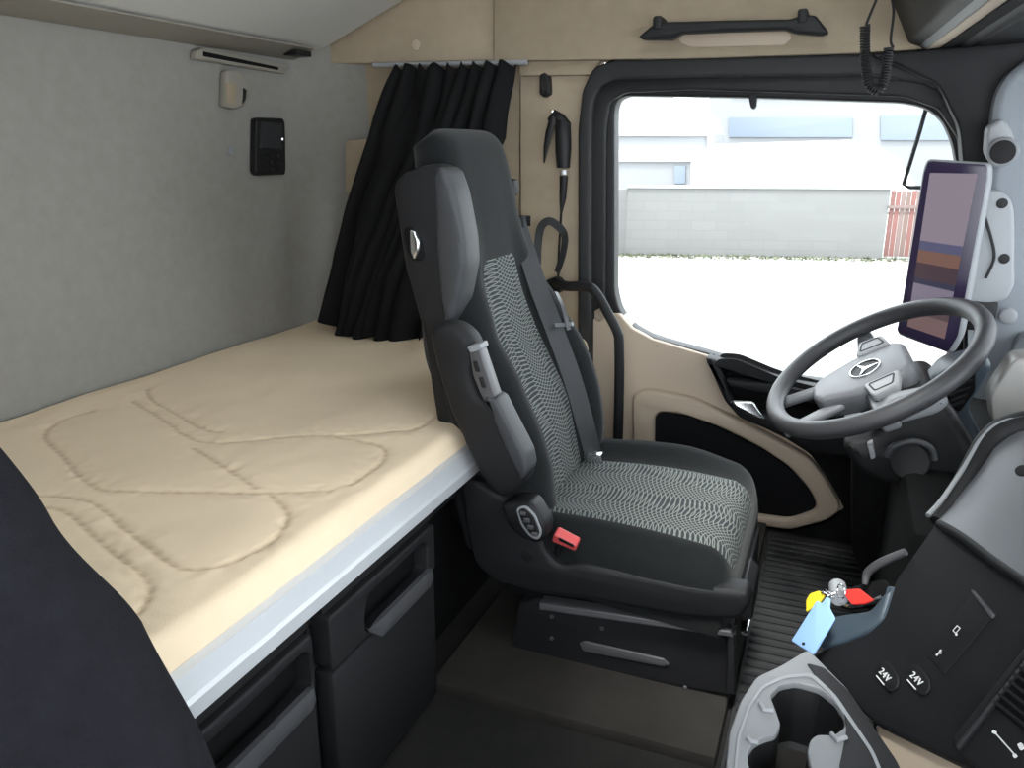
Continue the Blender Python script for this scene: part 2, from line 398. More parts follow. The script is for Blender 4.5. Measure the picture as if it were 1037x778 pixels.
# ---------------- driver's door (closed)
GL = [(622, 112), (625, 101), (634, 97), (760, 99), (915, 104), (938, 109), (955, 122), (965, 145), (971, 180), (973, 260), (968, 340), (955, 378), (930, 392), (880, 393), (802, 383), (714, 357), (660, 342), (640, 331), (627, 315), (622, 295)]
door = sempty('door_1')
def ringplate(name, outer, inner, y, depth, m, parent, bev=0.003, r=0.02):
    return yplate(name, outer, y, depth, m, parent, r=r, bev=bev, holes=[inner])
O1 = [(592, 300), (591, 130), (596, 95), (604, 76), (620, 66), (700, 62), (880, 58), (935, 66), (968, 84), (984, 118), (990, 170), (990, 330), (984, 400), (955, 420), (870, 424), (800, 408), (712, 384), (640, 360), (606, 335), (594, 320)]
def grow(pts, k, c=(800, 230)): return [(c[0]+(x-c[0])*k, c[1]+(y-c[1])*k) for x, y in pts]
wf = sempty('window_1')
G2 = [(616, 108), (619, 97), (632, 92), (760, 93), (915, 98), (943, 104), (962, 118), (974, 145), (979, 180), (980, 260), (975, 345), (960, 388), (930, 400), (880, 402), (802, 392), (714, 367), (660, 352), (636, 341), (621, 322), (616, 300)]
ringplate('window_seal', G2, GL, 2.03, 0.04, M['rubber'], wf, 0.003, 0.01)
gl = plate('glass_pane', [rnd(pxy(G2, 2.05), 0.01)], yframe(2.056), 0.005, M['glass'], wf, 0)
O2 = [(601, 300), (600, 130), (604, 105), (612, 90), (624, 82), (700, 79), (880, 78), (925, 84), (955, 96), (972, 118), (980, 170), (983, 330), (976, 396), (950, 410), (870, 413), (800, 401), (712, 376), (640, 352), (612, 330), (603, 315)]
ringplate('frame_inner', [(x, min(y, 400)) if y < 300 else (800+(x-800)*.995, y-14) for x, y in O2], GL, 2.00, 0.05, M['black'], wf, 0.006)
O0 = [(585, 480), (586, 130), (590, 92), (600, 70), (620, 60), (700, 56), (900, 50), (950, 56), (980, 74), (998, 110), (1003, 170), (1003, 430), (955, 440), (870, 440)]
# body seal round the door aperture: black band along top and both sides
seal = [(584, 600), (585, 130), (589, 92), (600, 69), (620, 60), (900, 53), (950, 58), (984, 78), (1000, 115), (1003, 180), (1003, 420), (985, 420), (988, 180), (984, 126), (964, 98), (935, 84), (880, 77), (700, 78), (622, 80), (607, 88), (600, 104), (598, 130), (597, 600)]
struct(yplate('trim_12', seal, 1.955, 0.05, M['rubber'], r=0.012, bev=0.008))
struct(yplate('trim_13', [(588, 322), (588, 130), (594, 92), (610, 70), (640, 64), (880, 60), (950, 70), (985, 118), (998, 200), (998, 420), (976, 420), (976, 200), (970, 140), (950, 110), (915, 98), (700, 91), (632, 94), (617, 103), (613, 130), (612, 310)], 1.98, 0.04, M['black'], r=0.012, bev=0.006))
# lower trim of the door
DL = [(598, 322), (606, 326), (616, 318), (627, 318), (640, 333), (660, 344), (714, 360), (802, 386), (870, 396), (980, 420), (980, 760), (598, 760)]
yplate('trim_backing', [(584, 300), (622, 304), (640, 350), (584, 350)], 2.012, 0.03, M['beige_pl'], door, r=0.002)
dt = yplate('trim_panel', DL, 1.985, 0.06, M['beige_pl'], door, r=0.006, bev=0.004)
# raised beige bow around the black pocket
BOW = [(640, 400), (655, 395), (700, 404), (745, 425), (790, 448), (820, 465), (838, 490), (853, 517), (838, 528), (800, 538), (765, 533), (640, 520)]
PKT = [(662, 424), (668, 418), (690, 420), (730, 434), (770, 454), (800, 474), (822, 500), (828, 517), (800, 527), (765, 522), (662, 510)]
yplate('pocket_surround', BOW, 1.955, 0.04, M['beige_pl'], door, r=0.02, bev=0.01, holes=[PKT])
yplate('pocket_net', PKT, 1.972, 0.02, M['mesh'], door, r=0.02, bev=0.001)
yplate('lower_panel', [(800, 540), (838, 530), (856, 517), (838, 485), (820, 460), (780, 434), (745, 416), (770, 405), (985, 440), (985, 760), (640, 760), (640, 530), (765, 536)], 1.962, 0.03, M['blackm'], door, r=0.01, bev=0.004)
# black armrest with pull recess
AR = [(713, 362), (802, 389), (900, 406), (900, 470), (830, 462), (776, 436), (748, 424), (734, 408)]
RC = [(728, 368), (745, 369), (790, 388), (840, 400), (850, 436), (795, 425), (760, 415), (742, 405)]
yplate('armrest', AR, 1.93, 0.06, M['dark'], door, r=0.012, bev=0.012, holes=[RC])
yplate('pull_recess', RC, 1.965, 0.02, M['blackm'], door, r=0.01)
yplate('pull_ledge', [(735, 384), (800, 392), (845, 404), (845, 414), (790, 402), (738, 392)], 1.915, 0.05, M['dark'], door, r=0.004, bev=0.006)
yplate('door_handle', [(738, 405), (762, 406), (776, 425), (770, 427), (748, 416)], 1.925, 0.02, M['chrome'], door, r=0.005, bev=0.006)

# blind cord beside the window, tab on the seal
bc = wf
tube('blind_cord', [at(611, 95, y=1.985), at(601, 215, y=1.985)], 0.0012, M['grey'], bc, n=6)
box('cord_weight', at(601, 215, y=1.985)-Vector((0.005, 0.004, 0.02)), at(601, 215, y=1.985)+Vector((0.005, 0.004, 0.0)), M['black'], bc, 0.002)
tg = yplate('blind_catch', [(757, 93), (767, 93), (766, 108), (763, 111), (760, 109)], 2.0, 0.02, M['black'], r=0.004); tag(tg, 'small black catch at top middle of window frame', 'catch')
ro = tube('mirror_stay', [at(941, 100, y=2.065), at(939, 106, y=2.2), at(930, 138, y=2.2), at(915, 187, y=2.2), at(921, 190, y=2.2), at(955, 190, y=2.2)], 0.005, M['black'], n=8); tag(ro, 'thin black bent rod outside glass next to the screen', 'rod')

# ================================================================== BED
XF = -0.575; ZB = 0.43
bunk = thing('lower_bunk', 'aluminium fronted lower bunk base running along rear wall', 'bunk')
bm = bmesh.new()
prof = [(XF-0.002, ZB-0.018), (XF+0.010, ZB-0.020), (XF+0.016, ZB-0.045), (XF+0.021, ZB-0.048), (XF+0.021, ZB-0.066), (XF+0.002, ZB-0.07), (XF-0.03, ZB-0.07), (XF-0.03, ZB-0.062), (XF-0.002, ZB-0.060)]
plate('front_rail', [prof], Matrix(((1, 0, 0, 0), (0, 0, -1, 1.60), (0, 1, 0, 0), (0, 0, 0, 1))), 2.0, M['alu'], bunk, bev=0.0015)
box('bunk_board', (XR, -0.38, 0.30), (XF-0.031, YD-0.01, 0.370), M['dark'], bunk)
# mattress with stitched quilting
K = 0.5144
def S(l): return [at(x*K, 300+y*K, z=ZB+0.005) for x, y in l]
seams = [S(l) for l in (
 [(290, 190), (300, 210), (350, 240), (405, 270), (435, 275)],
 [(262, 213), (330, 255), (370, 285), (430, 298), (560, 285), (640, 281), (700, 290), (745, 300), (760, 315), (742, 345), (690, 380)],
 [(185, 232), (130, 248), (95, 270), (92, 290), (120, 318), (155, 360), (195, 387), (240, 394), (400, 395), (530, 398), (650, 392)],
 [(380, 308), (430, 340), (505, 388)],
 [(40, 400), (110, 402), (160, 408), (200, 425), (240, 460), (300, 510), (340, 540), (370, 550), (430, 545), (500, 515), (550, 480), (568, 445), (560, 425), (535, 402)],
 [(60, 422), (125, 430), (170, 465), (230, 520), (280, 560), (298, 590), (290, 620), (262, 652)],
 [(640, 281), (780, 275), (830, 265), (865, 240)])]
segs = []
for s in seams:
    sp = spline(s, 5)
    acc = 0
    for a, b in zip(sp[:-1], sp[1:]): segs.append((a.x, a.y, b.x, b.y, acc)); acc += (b-a).length
X0, X1, Y0, Y1 = XR+0.004, XF-0.003, -0.36, YD-0.012
grid = {}
CS = 0.04
for s in segs:
    for gx in range(int((min(s[0], s[2])-0.03-X0)/CS)-1, int((max(s[0], s[2])+0.03-X0)/CS)+2):
        for gy in range(int((min(s[1], s[3])-0.03-Y0)/CS)-1, int((max(s[1], s[3])+0.03-Y0)/CS)+2):
            grid.setdefault((gx, gy), []).append(s)
NX, NY = 190, 560
me = bpy.data.meshes.new('mattress'); V = []; T = []
for i in range(NX+1):
    for j in range(NY+1):
        x = X0+(X1-X0)*i/NX; y = Y0+(Y1-Y0)*j/NY
        ex = min(x-X0, X1-x); ey = min(y-Y0, Y1-y); R = 0.05
        z = ZB+0.012
        rx = 0.028 if x > (X0+X1)/2 else 0.02
        if ex < rx: z -= rx*(1-math.sqrt(max(0, 1-(1-ex/rx)**2)))*1.0
        if ey < 0.02: z -= 0.02*(1-math.sqrt(max(0, 1-(1-ey/0.02)**2)))
        best = 9; al = 0
        for (ax, ay, bx, by, acc) in grid.get((int((x-X0)/CS), int((y-Y0)/CS)), ()):
            dx, dy = bx-ax, by-ay; L2 = dx*dx+dy*dy+1e-12
            t = max(0, min(1, ((x-ax)*dx+(y-ay)*dy)/L2)); d = math.hypot(x-ax-t*dx, y-ay-t*dy)
            if d < best: best = d; al = acc+t*math.sqrt(L2)
        pk = 0.75+0.25*math.sin(al*2*PI/0.022)
        z += 0.0022*(1-math.exp(-(best/0.018)**1.2)) - 0.0026*math.exp(-(best/0.0035)**2)*pk
        z += 0.004*noise.noise(Vector((x*5, y*5, 0)))+0.0016*noise.noise(Vector((x*22, y*13, 3)))
        if best < 0.05: z += 0.002*noise.noise(Vector((x*60, y*60, 1)))*(1-best/0.05)
        V.append((x, y, z)); T.append(math.exp(-(best/0.0032)**2)*pk*0.75)
Fc = [(i*(NY+1)+j, (i+1)*(NY+1)+j, (i+1)*(NY+1)+j+1, i*(NY+1)+j+1) for i in range(NX) for j in range(NY)]
# skirt down to the board
bd = [(i, 0) for i in range(NX)]+[(NX, j) for j in range(NY)]+[(i, NY) for i in range(NX, 0, -1)]+[(0, j) for j in range(NY, 0, -1)]
n0 = len(V)
for i, j in bd:
    x, y, z = V[i*(NY+1)+j]; V.append((x, y, 0.371)); T.append(0)
for k in range(len(bd)):
    a = bd[k]; b = bd[(k+1) % len(bd)]
    Fc.append((a[0]*(NY+1)+a[1], n0+k, n0+(k+1) % len(bd), b[0]*(NY+1)+b[1]))
Fc.append(tuple(range(n0+len(bd)-1, n0-1, -1)))
me.from_pydata(V, [], Fc); me.update()
at_ = me.attributes.new('thread', 'FLOAT', 'POINT'); at_.data.foreach_set('value', T)
mt = link('mattress', me, M['bed'], None, 60)
tag(mt, 'cream quilted mattress with stitched curved seams lying on lower bunk', 'mattress')

# storage cabinets below the bunk
def cabinet(y0, y1, label, pos, handle):
    cb = thing('storage_cabinet', label, 'cabinet', group='storage cabinets under the bunk')
    box('body', (XR+0.02, y0, -0.02), (XF-0.035, y1, 0.296), M['cabinet'], cb, 0.004)
    box('top_strip', (XF-0.034, y0, 0.322), (XF-0.008, y1, 0.358), M['cabinet'], cb, 0.003)
    # drawer front with recessed handle
    yl, yh = y0+0.004, y1-0.004
    hy0, hy1 = handle
    rec = [(hy0, 0.272), (hy0+0.01, 0.299), (hy1-0.012, 0.303), (hy1, 0.290), (hy1, 0.248), (hy1-0.012, 0.240), (hy0+0.02, 0.232), (hy0, 0.245)]
    dr = plate('drawer_front', [rnd([(yl, 0.235), (yh, 0.235), (yh, 0.319), (yl, 0.319)], 0.008), rnd([(a, b) for a, b in rec if True], 0.006)], xframe(XF-0.034), 0.034, M['cabinet'], cb, 0.004)
    box('recess_back', (XF-0.0345, hy0-0.004, 0.236), (XF-0.026, hy1+0.004, 0.308), M['blackm'], dr, 0.001)
    box('lower_front', (XF-0.034, yl, -0.015), (XF-0.002, yh, 0.229), M['cabinet'], cb, 0.006)
    # bail handle: grey lip standing proud of the recess
    bm = bmesh.new(); rings = []
    for k in range(13):
        t = k/12; yy = hy0+0.006+(hy1-hy0-0.01)*t
        e = min(t, 1-t)*12; top = 0.262 if e > 1 else 0.248+0.014*e
        bot = 0.228+0.014*max(0, 1-e)
        rings.append([Vector((XF+0.014*min(1, e+0.15), yy, bot)), Vector((XF+0.020*min(1, e+0.15), yy, (top+bot)/2)), Vector((XF+0.018*min(1, e+0.15), yy, top)), Vector((XF+0.008*min(1, e+0.1), yy, top-0.002)), Vector((XF-0.004, yy, bot+0.006))])
    bm.free(); loft('handle', rings, M['handle'], dr)
    return cb
cabinet(0.765, 1.075, 'black storage cabinet under bunk next to driver seat, farther of two', 0, (0.853, 1.045))
cabinet(0.40, 0.735, 'black storage cabinet under bunk beside passenger seat, nearer of two', 1, (0.49, 0.725))
filler = box('bunk_support', (XR+0.03, 1.10, -0.02), (XF-0.08, YD-0.02, 0.296), M['blackm'], bev=0.004); tag(filler, 'dark plain panel supporting bunk behind the driver seat', 'panel')

# ================================================================== REAR WALL FITTINGS
ub = thing('upper_bunk', 'pale folded upper bunk sloping above rear wall', 'bunk')
fr = frame((0, 1.925, 0), (1, 0, 0), (0, 0, 1))
under = [(XR+0.03, 1.165), (XR+0.075, 1.175), (-0.93, 1.335), (-0.60, 1.42), (-0.60, 1.50), (XR+0.03, 1.27)]
plate('bunk_shell', [rnd(under, 0.01)], fr, 2.25, M['bunk'], ub, 0.006)
rl = thing('bunk_hinge_rail', 'beige hinge rail where upper bunk meets rear wall', 'rail')
plate('rail', [[(XR+0.001, 1.142), (XR+0.012, 1.142), (XR+0.075, 1.166), (XR+0.075, 1.170), (XR+0.001, 1.164)]], frame((0, 1.87, 0), (1, 0, 0), (0, 0, 1)), 2.2, M['taupe'], rl, 0.001)
box('hinge_block', (XR+0.03, 1.80, 1.146), (XR+0.075, 1.86, 1.16), M['black'], rl, 0.003)
sl = thing('slotted_rail', 'long beige slotted bar fixed high on rear wall', 'bar')
xplate('bar', [(199, 51), (206, 48), (294, 66), (289, 75), (198, 60)], XR+0.02, 0.018, M['taupe'], sl, r=0.004, bev=0.004)
xplate('slot', [(206, 52), (282, 68), (282, 71), (206, 57)], XR+0.0212, 0.002, M['blackm'], sl, r=0.001, bev=0.0005)
rd = thing('reading_lamp', 'small beige lamp housing with dark switch on rear wall', 'lamp')
xplate('housing', [(230, 71), (243, 71), (250, 80), (253, 98), (248, 108), (238, 111), (229, 108)], XR+0.024, 0.023, M['taupe'], rd, r=0.008, bev=0.007)
xplate('side_panel', [(230, 84), (239, 85), (239, 106), (230, 105)], XR+0.026, 0.004, M['tan'], rd, r=0.003, bev=0.001)
xplate('switch', [(247, 89), (250, 91), (249, 101), (246, 105), (247, 96)], XR+0.027, 0.004, M['black'], rd, r=0.001, bev=0.001)
pl = cyl('wall_plug', at(233, 153, x=XR)+Vector((-0.001, 0, 0)), (1, 0, 0), 0.010, 0.006, M['grey']); tag(pl, 'round beige plug on rear wall left of control unit', 'plug')
cu_ = thing('sleeper_control_unit', 'black control unit with screen and buttons on rear wall', 'control unit')
xplate('case', [(260, 120), (264, 119), (287, 120), (289, 124), (290, 172), (289, 177), (262, 178), (259, 174)], XR+0.022, 0.021, M['black'], cu_, r=0.006, bev=0.004)
xplate('screen', [(264, 124), (286, 125), (286, 151), (264, 150)], XR+0.024, 0.003, mat('display', (0.03, 0.033, 0.037), 0.15), cu_, r=0.003, bev=0.001)
for r_ in range(3):
    for c_ in range(3):
        p = at(269+c_*7, 158+r_*7, x=XR+0.022)
        box('button', p-Vector((0.001, 0.007, 0.0045)), p+Vector((0.003, 0.007, 0.0045)), M['dark'], cu_, 0.001)
p = at(286, 141, x=XR+0.024); cyl('indicator_light', p-Vector((0.001, 0, 0)), (1, 0, 0), 0.003, 0.002, emis('led', (1, 1, 1), 1.2), cu_, 0)

# curtain
ct = thing('curtain', 'black gathered curtain hanging beside the bunk', 'curtain')
NU, NVv = 220, 44
V = []; Fc = []
topx = (at(396, 60, y=1.90).x, at(533, 60, y=1.90).x)
for j in range(NVv+1):
    t = j/NVv
    # left and right edges in (x, z) by height
    lx = [(-1.095, 0.0), (-1.135, 0.2), (-1.17, 0.45), (-1.22, 0.75), (-1.285, 1.0)]
    rx = [(-0.765, 0.0), (-0.775, 0.25), (-0.86, 0.5), (-0.93, 0.75), (-0.97, 1.0)]
    def ip(l):
        for (a, ta), (b, tb) in zip(l[:-1], l[1:]):
            if t <= tb: k = (t-ta)/(tb-ta); return a+(b-a)*k
    L, Rr = ip(lx), ip(rx)
    for i in range(NU+1):
        s = i/NU
        ztop = 1.115+0.008*math.sin(s*2*PI*9); zbot = ZB+0.03+0.03*noise.noise(Vector((s*6, 0, 0)))-0.035*s
        x = L+(Rr-L)*s
        ph = 2*PI*8*(s+0.06*math.sin(s*9+t*2.5)+0.09*noise.noise(Vector((s*3, t*2.2, 5))))
        amp = (0.020+0.022*t)*(0.75+0.9*noise.noise(Vector((s*5, t*2, 1))))
        yb = 1.895-0.12*math.sin(min(1, t*1.1)*PI/2)-0.03*math.sin(s*PI)*t
        V.append((x+0.3*amp*math.cos(ph), yb+amp*math.sin(ph)+0.012*noise.noise(Vector((s*9, t*6, 2))), ztop+(zbot-ztop)*t))
for j in range(NVv):
    for i in range(NU): a = j*(NU+1)+i; Fc.append((a, a+1, a+NU+2, a+NU+1))
me = bpy.data.meshes.new('drape'); me.from_pydata(V, [], Fc); me.update()
o = link('drape', me, M['curtain'], ct, 80); sm = o.modifiers.new('thick', 'SOLIDIFY'); sm.thickness = 0.003
tube('curtain_rail', [at(378, 66, y=1.93), at(534, 63, y=1.93)], 0.006, M['ltgrey'], ct, n=8)

# ================================================================== HEADER FITTINGS
gh = thing('roof_grab_handle', 'dark grey roof grab handle on tan panel above window', 'handle')
GB = [(646, 37), (660, 25), (668, 22), (740, 20), (800, 19), (812, 15), (826, 15), (840, 33), (832, 36), (806, 34), (795, 30), (740, 32), (690, 34), (680, 40), (650, 40)]
yplate('grip', GB, 1.885, 0.03, M['black'], gh, r=0.006, bev=0.008)
yplate('hand_recess', [(686, 34), (798, 32), (802, 38), (794, 46), (700, 48), (688, 43)], 1.936, 0.01, M['beige_pl'], gh, r=0.008, bev=0.002)
for px, py in ((667, 24), (813, 17)):
    p = at(px, py, y=1.90); box('mount', p-Vector((0.010, 0.018, 0.014)), p+Vector((0.010, 0.045, 0.014)), M['black'], gh, 0.005)
ch = thing('coat_hook', 'small black coat hook at top of beige pillar', 'hook')
yplate('base', [(546, 76), (551, 73), (556, 77), (557, 95), (551, 99), (546, 95)], 1.962, 0.022, M['black'], ch, r=0.005, bev=0.004)
tube('hook_tongue', [at(550, 78, y=1.965), at(550, 88, y=1.945), at(552, 94, y=1.935)], 0.007, M['rubber'], ch, n=10)

cb = thing('handset_cord', 'black coiled handset cord hanging down in front of header', 'cord')
pts = [at(893, -14, y=1.72), at(884, 8, y=1.72), at(877, 26, y=1.72)]
path = spline([at(876, 26, y=1.72), at(876, 45, y=1.72), at(877, 70, y=1.72), at(881, 86, y=1.72), at(889, 91, y=1.72), at(895, 82, y=1.72), at(898, 64, y=1.72), at(900, 48, y=1.72)], 80)
coil = []; tot = 0; prev = path[0]; up_ = Vector((0, 1, 0))
for i, p in enumerate(path):
    tot += (p-prev).length; prev = p
    t = (path[min(i+1, len(path)-1)]-path[max(i-1, 0)]).normalized(); s = t.cross(up_).normalized(); a = tot/0.0048*2*PI
    coil.append(p+s*0.0075*math.cos(a)+up_*0.0075*math.sin(a))
tube('coil', coil, 0.0021, M['black'], cb, n=6)
tube('upper_lead', pts+[coil[0]], 0.0025, M['black'], cb, n=6, smooth=4)
tube('rear_lead', [coil[-1], at(902, 40, y=1.72), at(905, 10, y=1.72), at(900, -14, y=1.72)], 0.0025, M['black'], cb, n=6, smooth=4)

# overhead locker over the windscreen: long mouldings running across the cab
d0 = -ray(808, 150); d0.z = 0; d0.normalize()
def run(name, pts, m, parent, L=1.5, bev=0.004, r=0.006):
    q = [at(x, y, y=1.945) for x, y in pts]
    uu = Vector((0, 0, 1)).cross(d0).normalized(); fr = frame(q[0], Vector((0, 0, 1)).cross(d0), (0, 0, 1))
    # slide every point along d0 into the plane normal to d0
    if fr.to_3x3().col[2].dot(d0) < 0: fr = frame(q[0], -uu, (0, 0, 1))
    return plate(name, [rnd([loc2(fr, p) for p in q], r)], fr, L, m, parent, bev)
ol = thing('overhead_locker', 'dark overhead locker mouldings above the windscreen at top right', 'locker')
run('front_panel', [(902, -60), (903, 0), (920, 44), (936, 49), (944, 36), (960, -60)], M['dark'], ol)
run('grip_edge', [(926, 44), (934, 50), (940, 50), (946, 40), (938, 34)], M['grey'], ol, r=0.004)
run('pale_strip', [(937, 51), (954, 48), (960, 36), (946, 36)], M['beige_pl'], ol, r=0.003)
run('shadow_gap', [(952, 50), (968, 48), (968, 30), (955, 30)], M['blackm'], ol, r=0.003)
run('round_moulding', [(964, 44), (972, 50), (984, 48), (992, 36), (985, 24), (972, 24)], M['dark'], ol, r=0.01, bev=0.006)
run('underside', [(984, 48), (1100, 40), (1100, 20), (984, 34)], M['dark'], ol, r=0.003)
# pen-like ribs on the front panel
run('rib', [(912, 14), (917, 18), (920, 12), (915, 9)], M['grey'], ol, r=0.001, bev=0.001)

# hanging tools on the pillar: torch / ice scraper with strap
ht = thing('hand_tool', 'black handled tool hanging by strap on beige pillar', 'tool')
Yh = 1.955
tube('grip', [at(569, 121, y=Yh), at(570, 128, y=Yh), at(570.5, 150, y=Yh), at(570.5, 170, y=Yh)], [0.012, 0.020, 0.020, 0.016], M['black'], ht, n=14)
tube('head', [at(556, 122, y=Yh), at(562, 116, y=Yh), at(568, 121, y=Yh), at(577, 127, y=Yh)], [0.006, 0.012, 0.014, 0.006], M['black'], ht, n=10)
cyl('collar', at(571, 172, y=Yh), (0, 0, -1), 0.007, 0.012, M['alu'], ht)
tube('tip', [at(571, 178, y=Yh), at(570, 200, y=Yh), at(568.5, 215, y=Yh)], [0.011, 0.009, 0.003], M['black'], ht, n=10)
tube('hang_nail', [at(561, 112, y=1.985), at(560, 113, y=Yh-0.004)], 0.003, M['chrome'], ht, n=8)
ks = tube('hanging_strap', [at(560, 118, y=Yh-0.01), at(556, 135, y=Yh-0.01), at(553, 150, y=Yh-0.01), at(551, 165, y=Yh-0.01)], [0.008, 0.010, 0.007, 0.002], M['black'], None, n=8, flat=(1, 0.35)); tag(ks, 'short black tapered strap hanging left of the handled tool', 'strap')
ls = thing('strap_loop', 'black webbing loop hanging low on the beige pillar', 'strap')
def ribbon(name, pts, wd, th, m, parent, nrm, smooth=6):
    pts = spline(pts, smooth) if smooth else [Vector(p) for p in pts]; rings = []; N = len(pts)
    ww = wd if callable(wd) else (lambda t: wd)
    for i, p in enumerate(pts):
        t = (pts[min(i+1, N-1)]-pts[max(i-1, 0)]).normalized(); nn = nrm(i/(N-1)) if callable(nrm) else Vector(nrm)
        s = t.cross(nn).normalized(); n2 = s.cross(t).normalized(); a = s*ww(i/(N-1))/2; b = n2*th/2
        rings.append([p-a-b, p+a-b, p+a+b, p-a+b])
    return loft(name, rings, m, parent)
ribbon('loop', [at(564, 276, y=1.955), at(570, 258, y=1.95), at(572, 240, y=1.95), at(566, 230, y=1.945), at(556, 224, y=1.94), at(548, 230, y=1.945), at(545, 245, y=1.95), at(544, 268, y=1.955)], 0.020, 0.003, M['belt'], ls, lambda t: Vector((math.sin((t-.5)*2.2)*0.8, -1, 0)))
tube('lead', [at(568.5, 213, y=1.957), at(566, 250, y=1.957), at(565, 290, y=1.957)], 0.003, M['black'], ls, n=6)

# grab handle bar beside door
gb = thing('entry_grab_bar', 'black curved grab bar between driver seat and door', 'handle')
tube('bar', [at(562, 286, y=1.93), at(575, 290, y=1.90), at(594, 290, y=1.885), at(604, 297, y=1.88), at(616, 318, y=1.88), at(625, 336, y=1.88), at(627, 350, y=1.88), at(627, 400, y=1.88), at(625, 470, y=1.89), at(622, 520, y=1.93)], 0.0125, M['dark'], gb, n=14, smooth=5)
cyl('mount_boss', at(565, 288, y=1.985), (0, -1, 0), 0.022, 0.05, M['black'], gb)

# ================================================================== FLOOR AREA
struct(box('trim_14', (XF-0.02, 1.075, -0.03), (-0.092, YD-0.04, 0.002), M['floor'], bev=0.006))
pm = thing('ribbed_floor_mat', 'black ribbed rubber mat in the driver footwell', 'mat')
box('mat_base', (-0.085, 0.98, -0.02), (0.42, 1.93, -0.008), M['rubber'], pm, 0.004)
rub = mat('mat_rib_rubber', (0.008, 0.008, 0.009), 0.7)
for i in range(34):
    y = 1.0+i*0.027; bm = bmesh.new()
    atube(bm, [(-0.078, y, -0.006), (0.05, y+0.004*math.sin(i*2.1), -0.006), (0.17, y+0.004*math.sin(i*1.3), -0.006), (0.4, y, -0.006)], 0.0045, 6)
    bmobj('mat_rib', bm, rub, pm)
# ================================================================== SEATS
def lerp(a, b, t): return a+(b-a)*t
def curve1(tab, t):
    for (ta, a), (tb, b) in zip(tab[:-1], tab[1:]):
        if t <= tb:
            k = (t-ta)/(tb-ta); k = k*k*(3-2*k)*0.5+k*0.5; return lerp(a, b, k)
    return tab[-1][1]
def sm(a, b, x): x = max(0, min(1, (x-a)/(b-a))); return x*x*(3-2*x)
def seat_back(yc, path, parent, dx=0, insert=True, neck=0.0):
    # path: front-centre line (x,z) from the cushion to the top
    W_ = [(0, .200), (.12, .222), (.30, .246), (.46, .232), (.58, .190), (.68, .156), (.85, .146), (.94, .136), (1, .095)]
    TH = [(0, .09), (.3, .10), (.6, .09), (.72, .07), (.85, .07), (.95, .06), (1, .03)]
    B = [(0, .030), (.15, .055), (.35, .062), (.5, .045), (.62, .018), (.75, .006), (1, 0)]
    pp = spline([Vector((x+dx, yc, z)) for x, z in path], 10); N = len(pp)
    cum = [0]
    for a, b in zip(pp[:-1], pp[1:]): cum.append(cum[-1]+(b-a).length)
    rings = []; front = []
    for i, p in enumerate(pp):
        t = cum[i]/cum[-1]
        tn = (pp[min(i+1, N-1)]-pp[max(i-1, 0)]).normalized(); nf = Vector((tn.z, 0, -tn.x))
        w_, th, b = curve1(W_, t)+neck*sm(.5, .68, t), curve1(TH, t), curve1(B, t)
        endr = sm(.9, 1, t)*0.03
        def off(v):
            a = abs(v)/w_
            return b*sm(.42, .78, a)-endr
        r = []
        n = 44
        for k in range(n):
            a = 2*PI*k/n; ca, sa = math.cos(a), math.sin(a)
            v = w_*math.copysign(abs(ca)**.55, ca); d = math.copysign(abs(sa)**.7, sa)
            if d > 0: dn = -0.035*(1-d)+off(v)*(0.35+0.65*d)
            else: dn = -0.035+d*th+off(v)*0.35*(1+d)
            r.append(p+nf*dn+Vector((0, v, 0)))
        rings.append(r)
        if .03 < t < .66:
            half = 0.54*w_*(1 if t < .6 else 1-1.5*(t-.6))
            row = []
            for k in range(25):
                q = -1+2*k/24; v = (q-0.06)*half*0.93
                ed = 1-sm(.8, 1, abs(q)); e2 = sm(.03, .06, t)*(1-sm(.62, .66, t))
                row.append((p+nf*(off(v)+0.0035*(ed*e2)-0.005*(1-ed*e2))+Vector((0, v, 0)), v, cum[i]))
            front.append(row)
    loft('backrest', rings, M['fabric'], parent)
    if insert: loft('backrest_insert', [[q[0] for q in r] for r in front], M['pattern'], parent, cap=False, closed=False,
             uv=lambda i, k: (front[i][k][1], front[i][k][2]))
    return pp
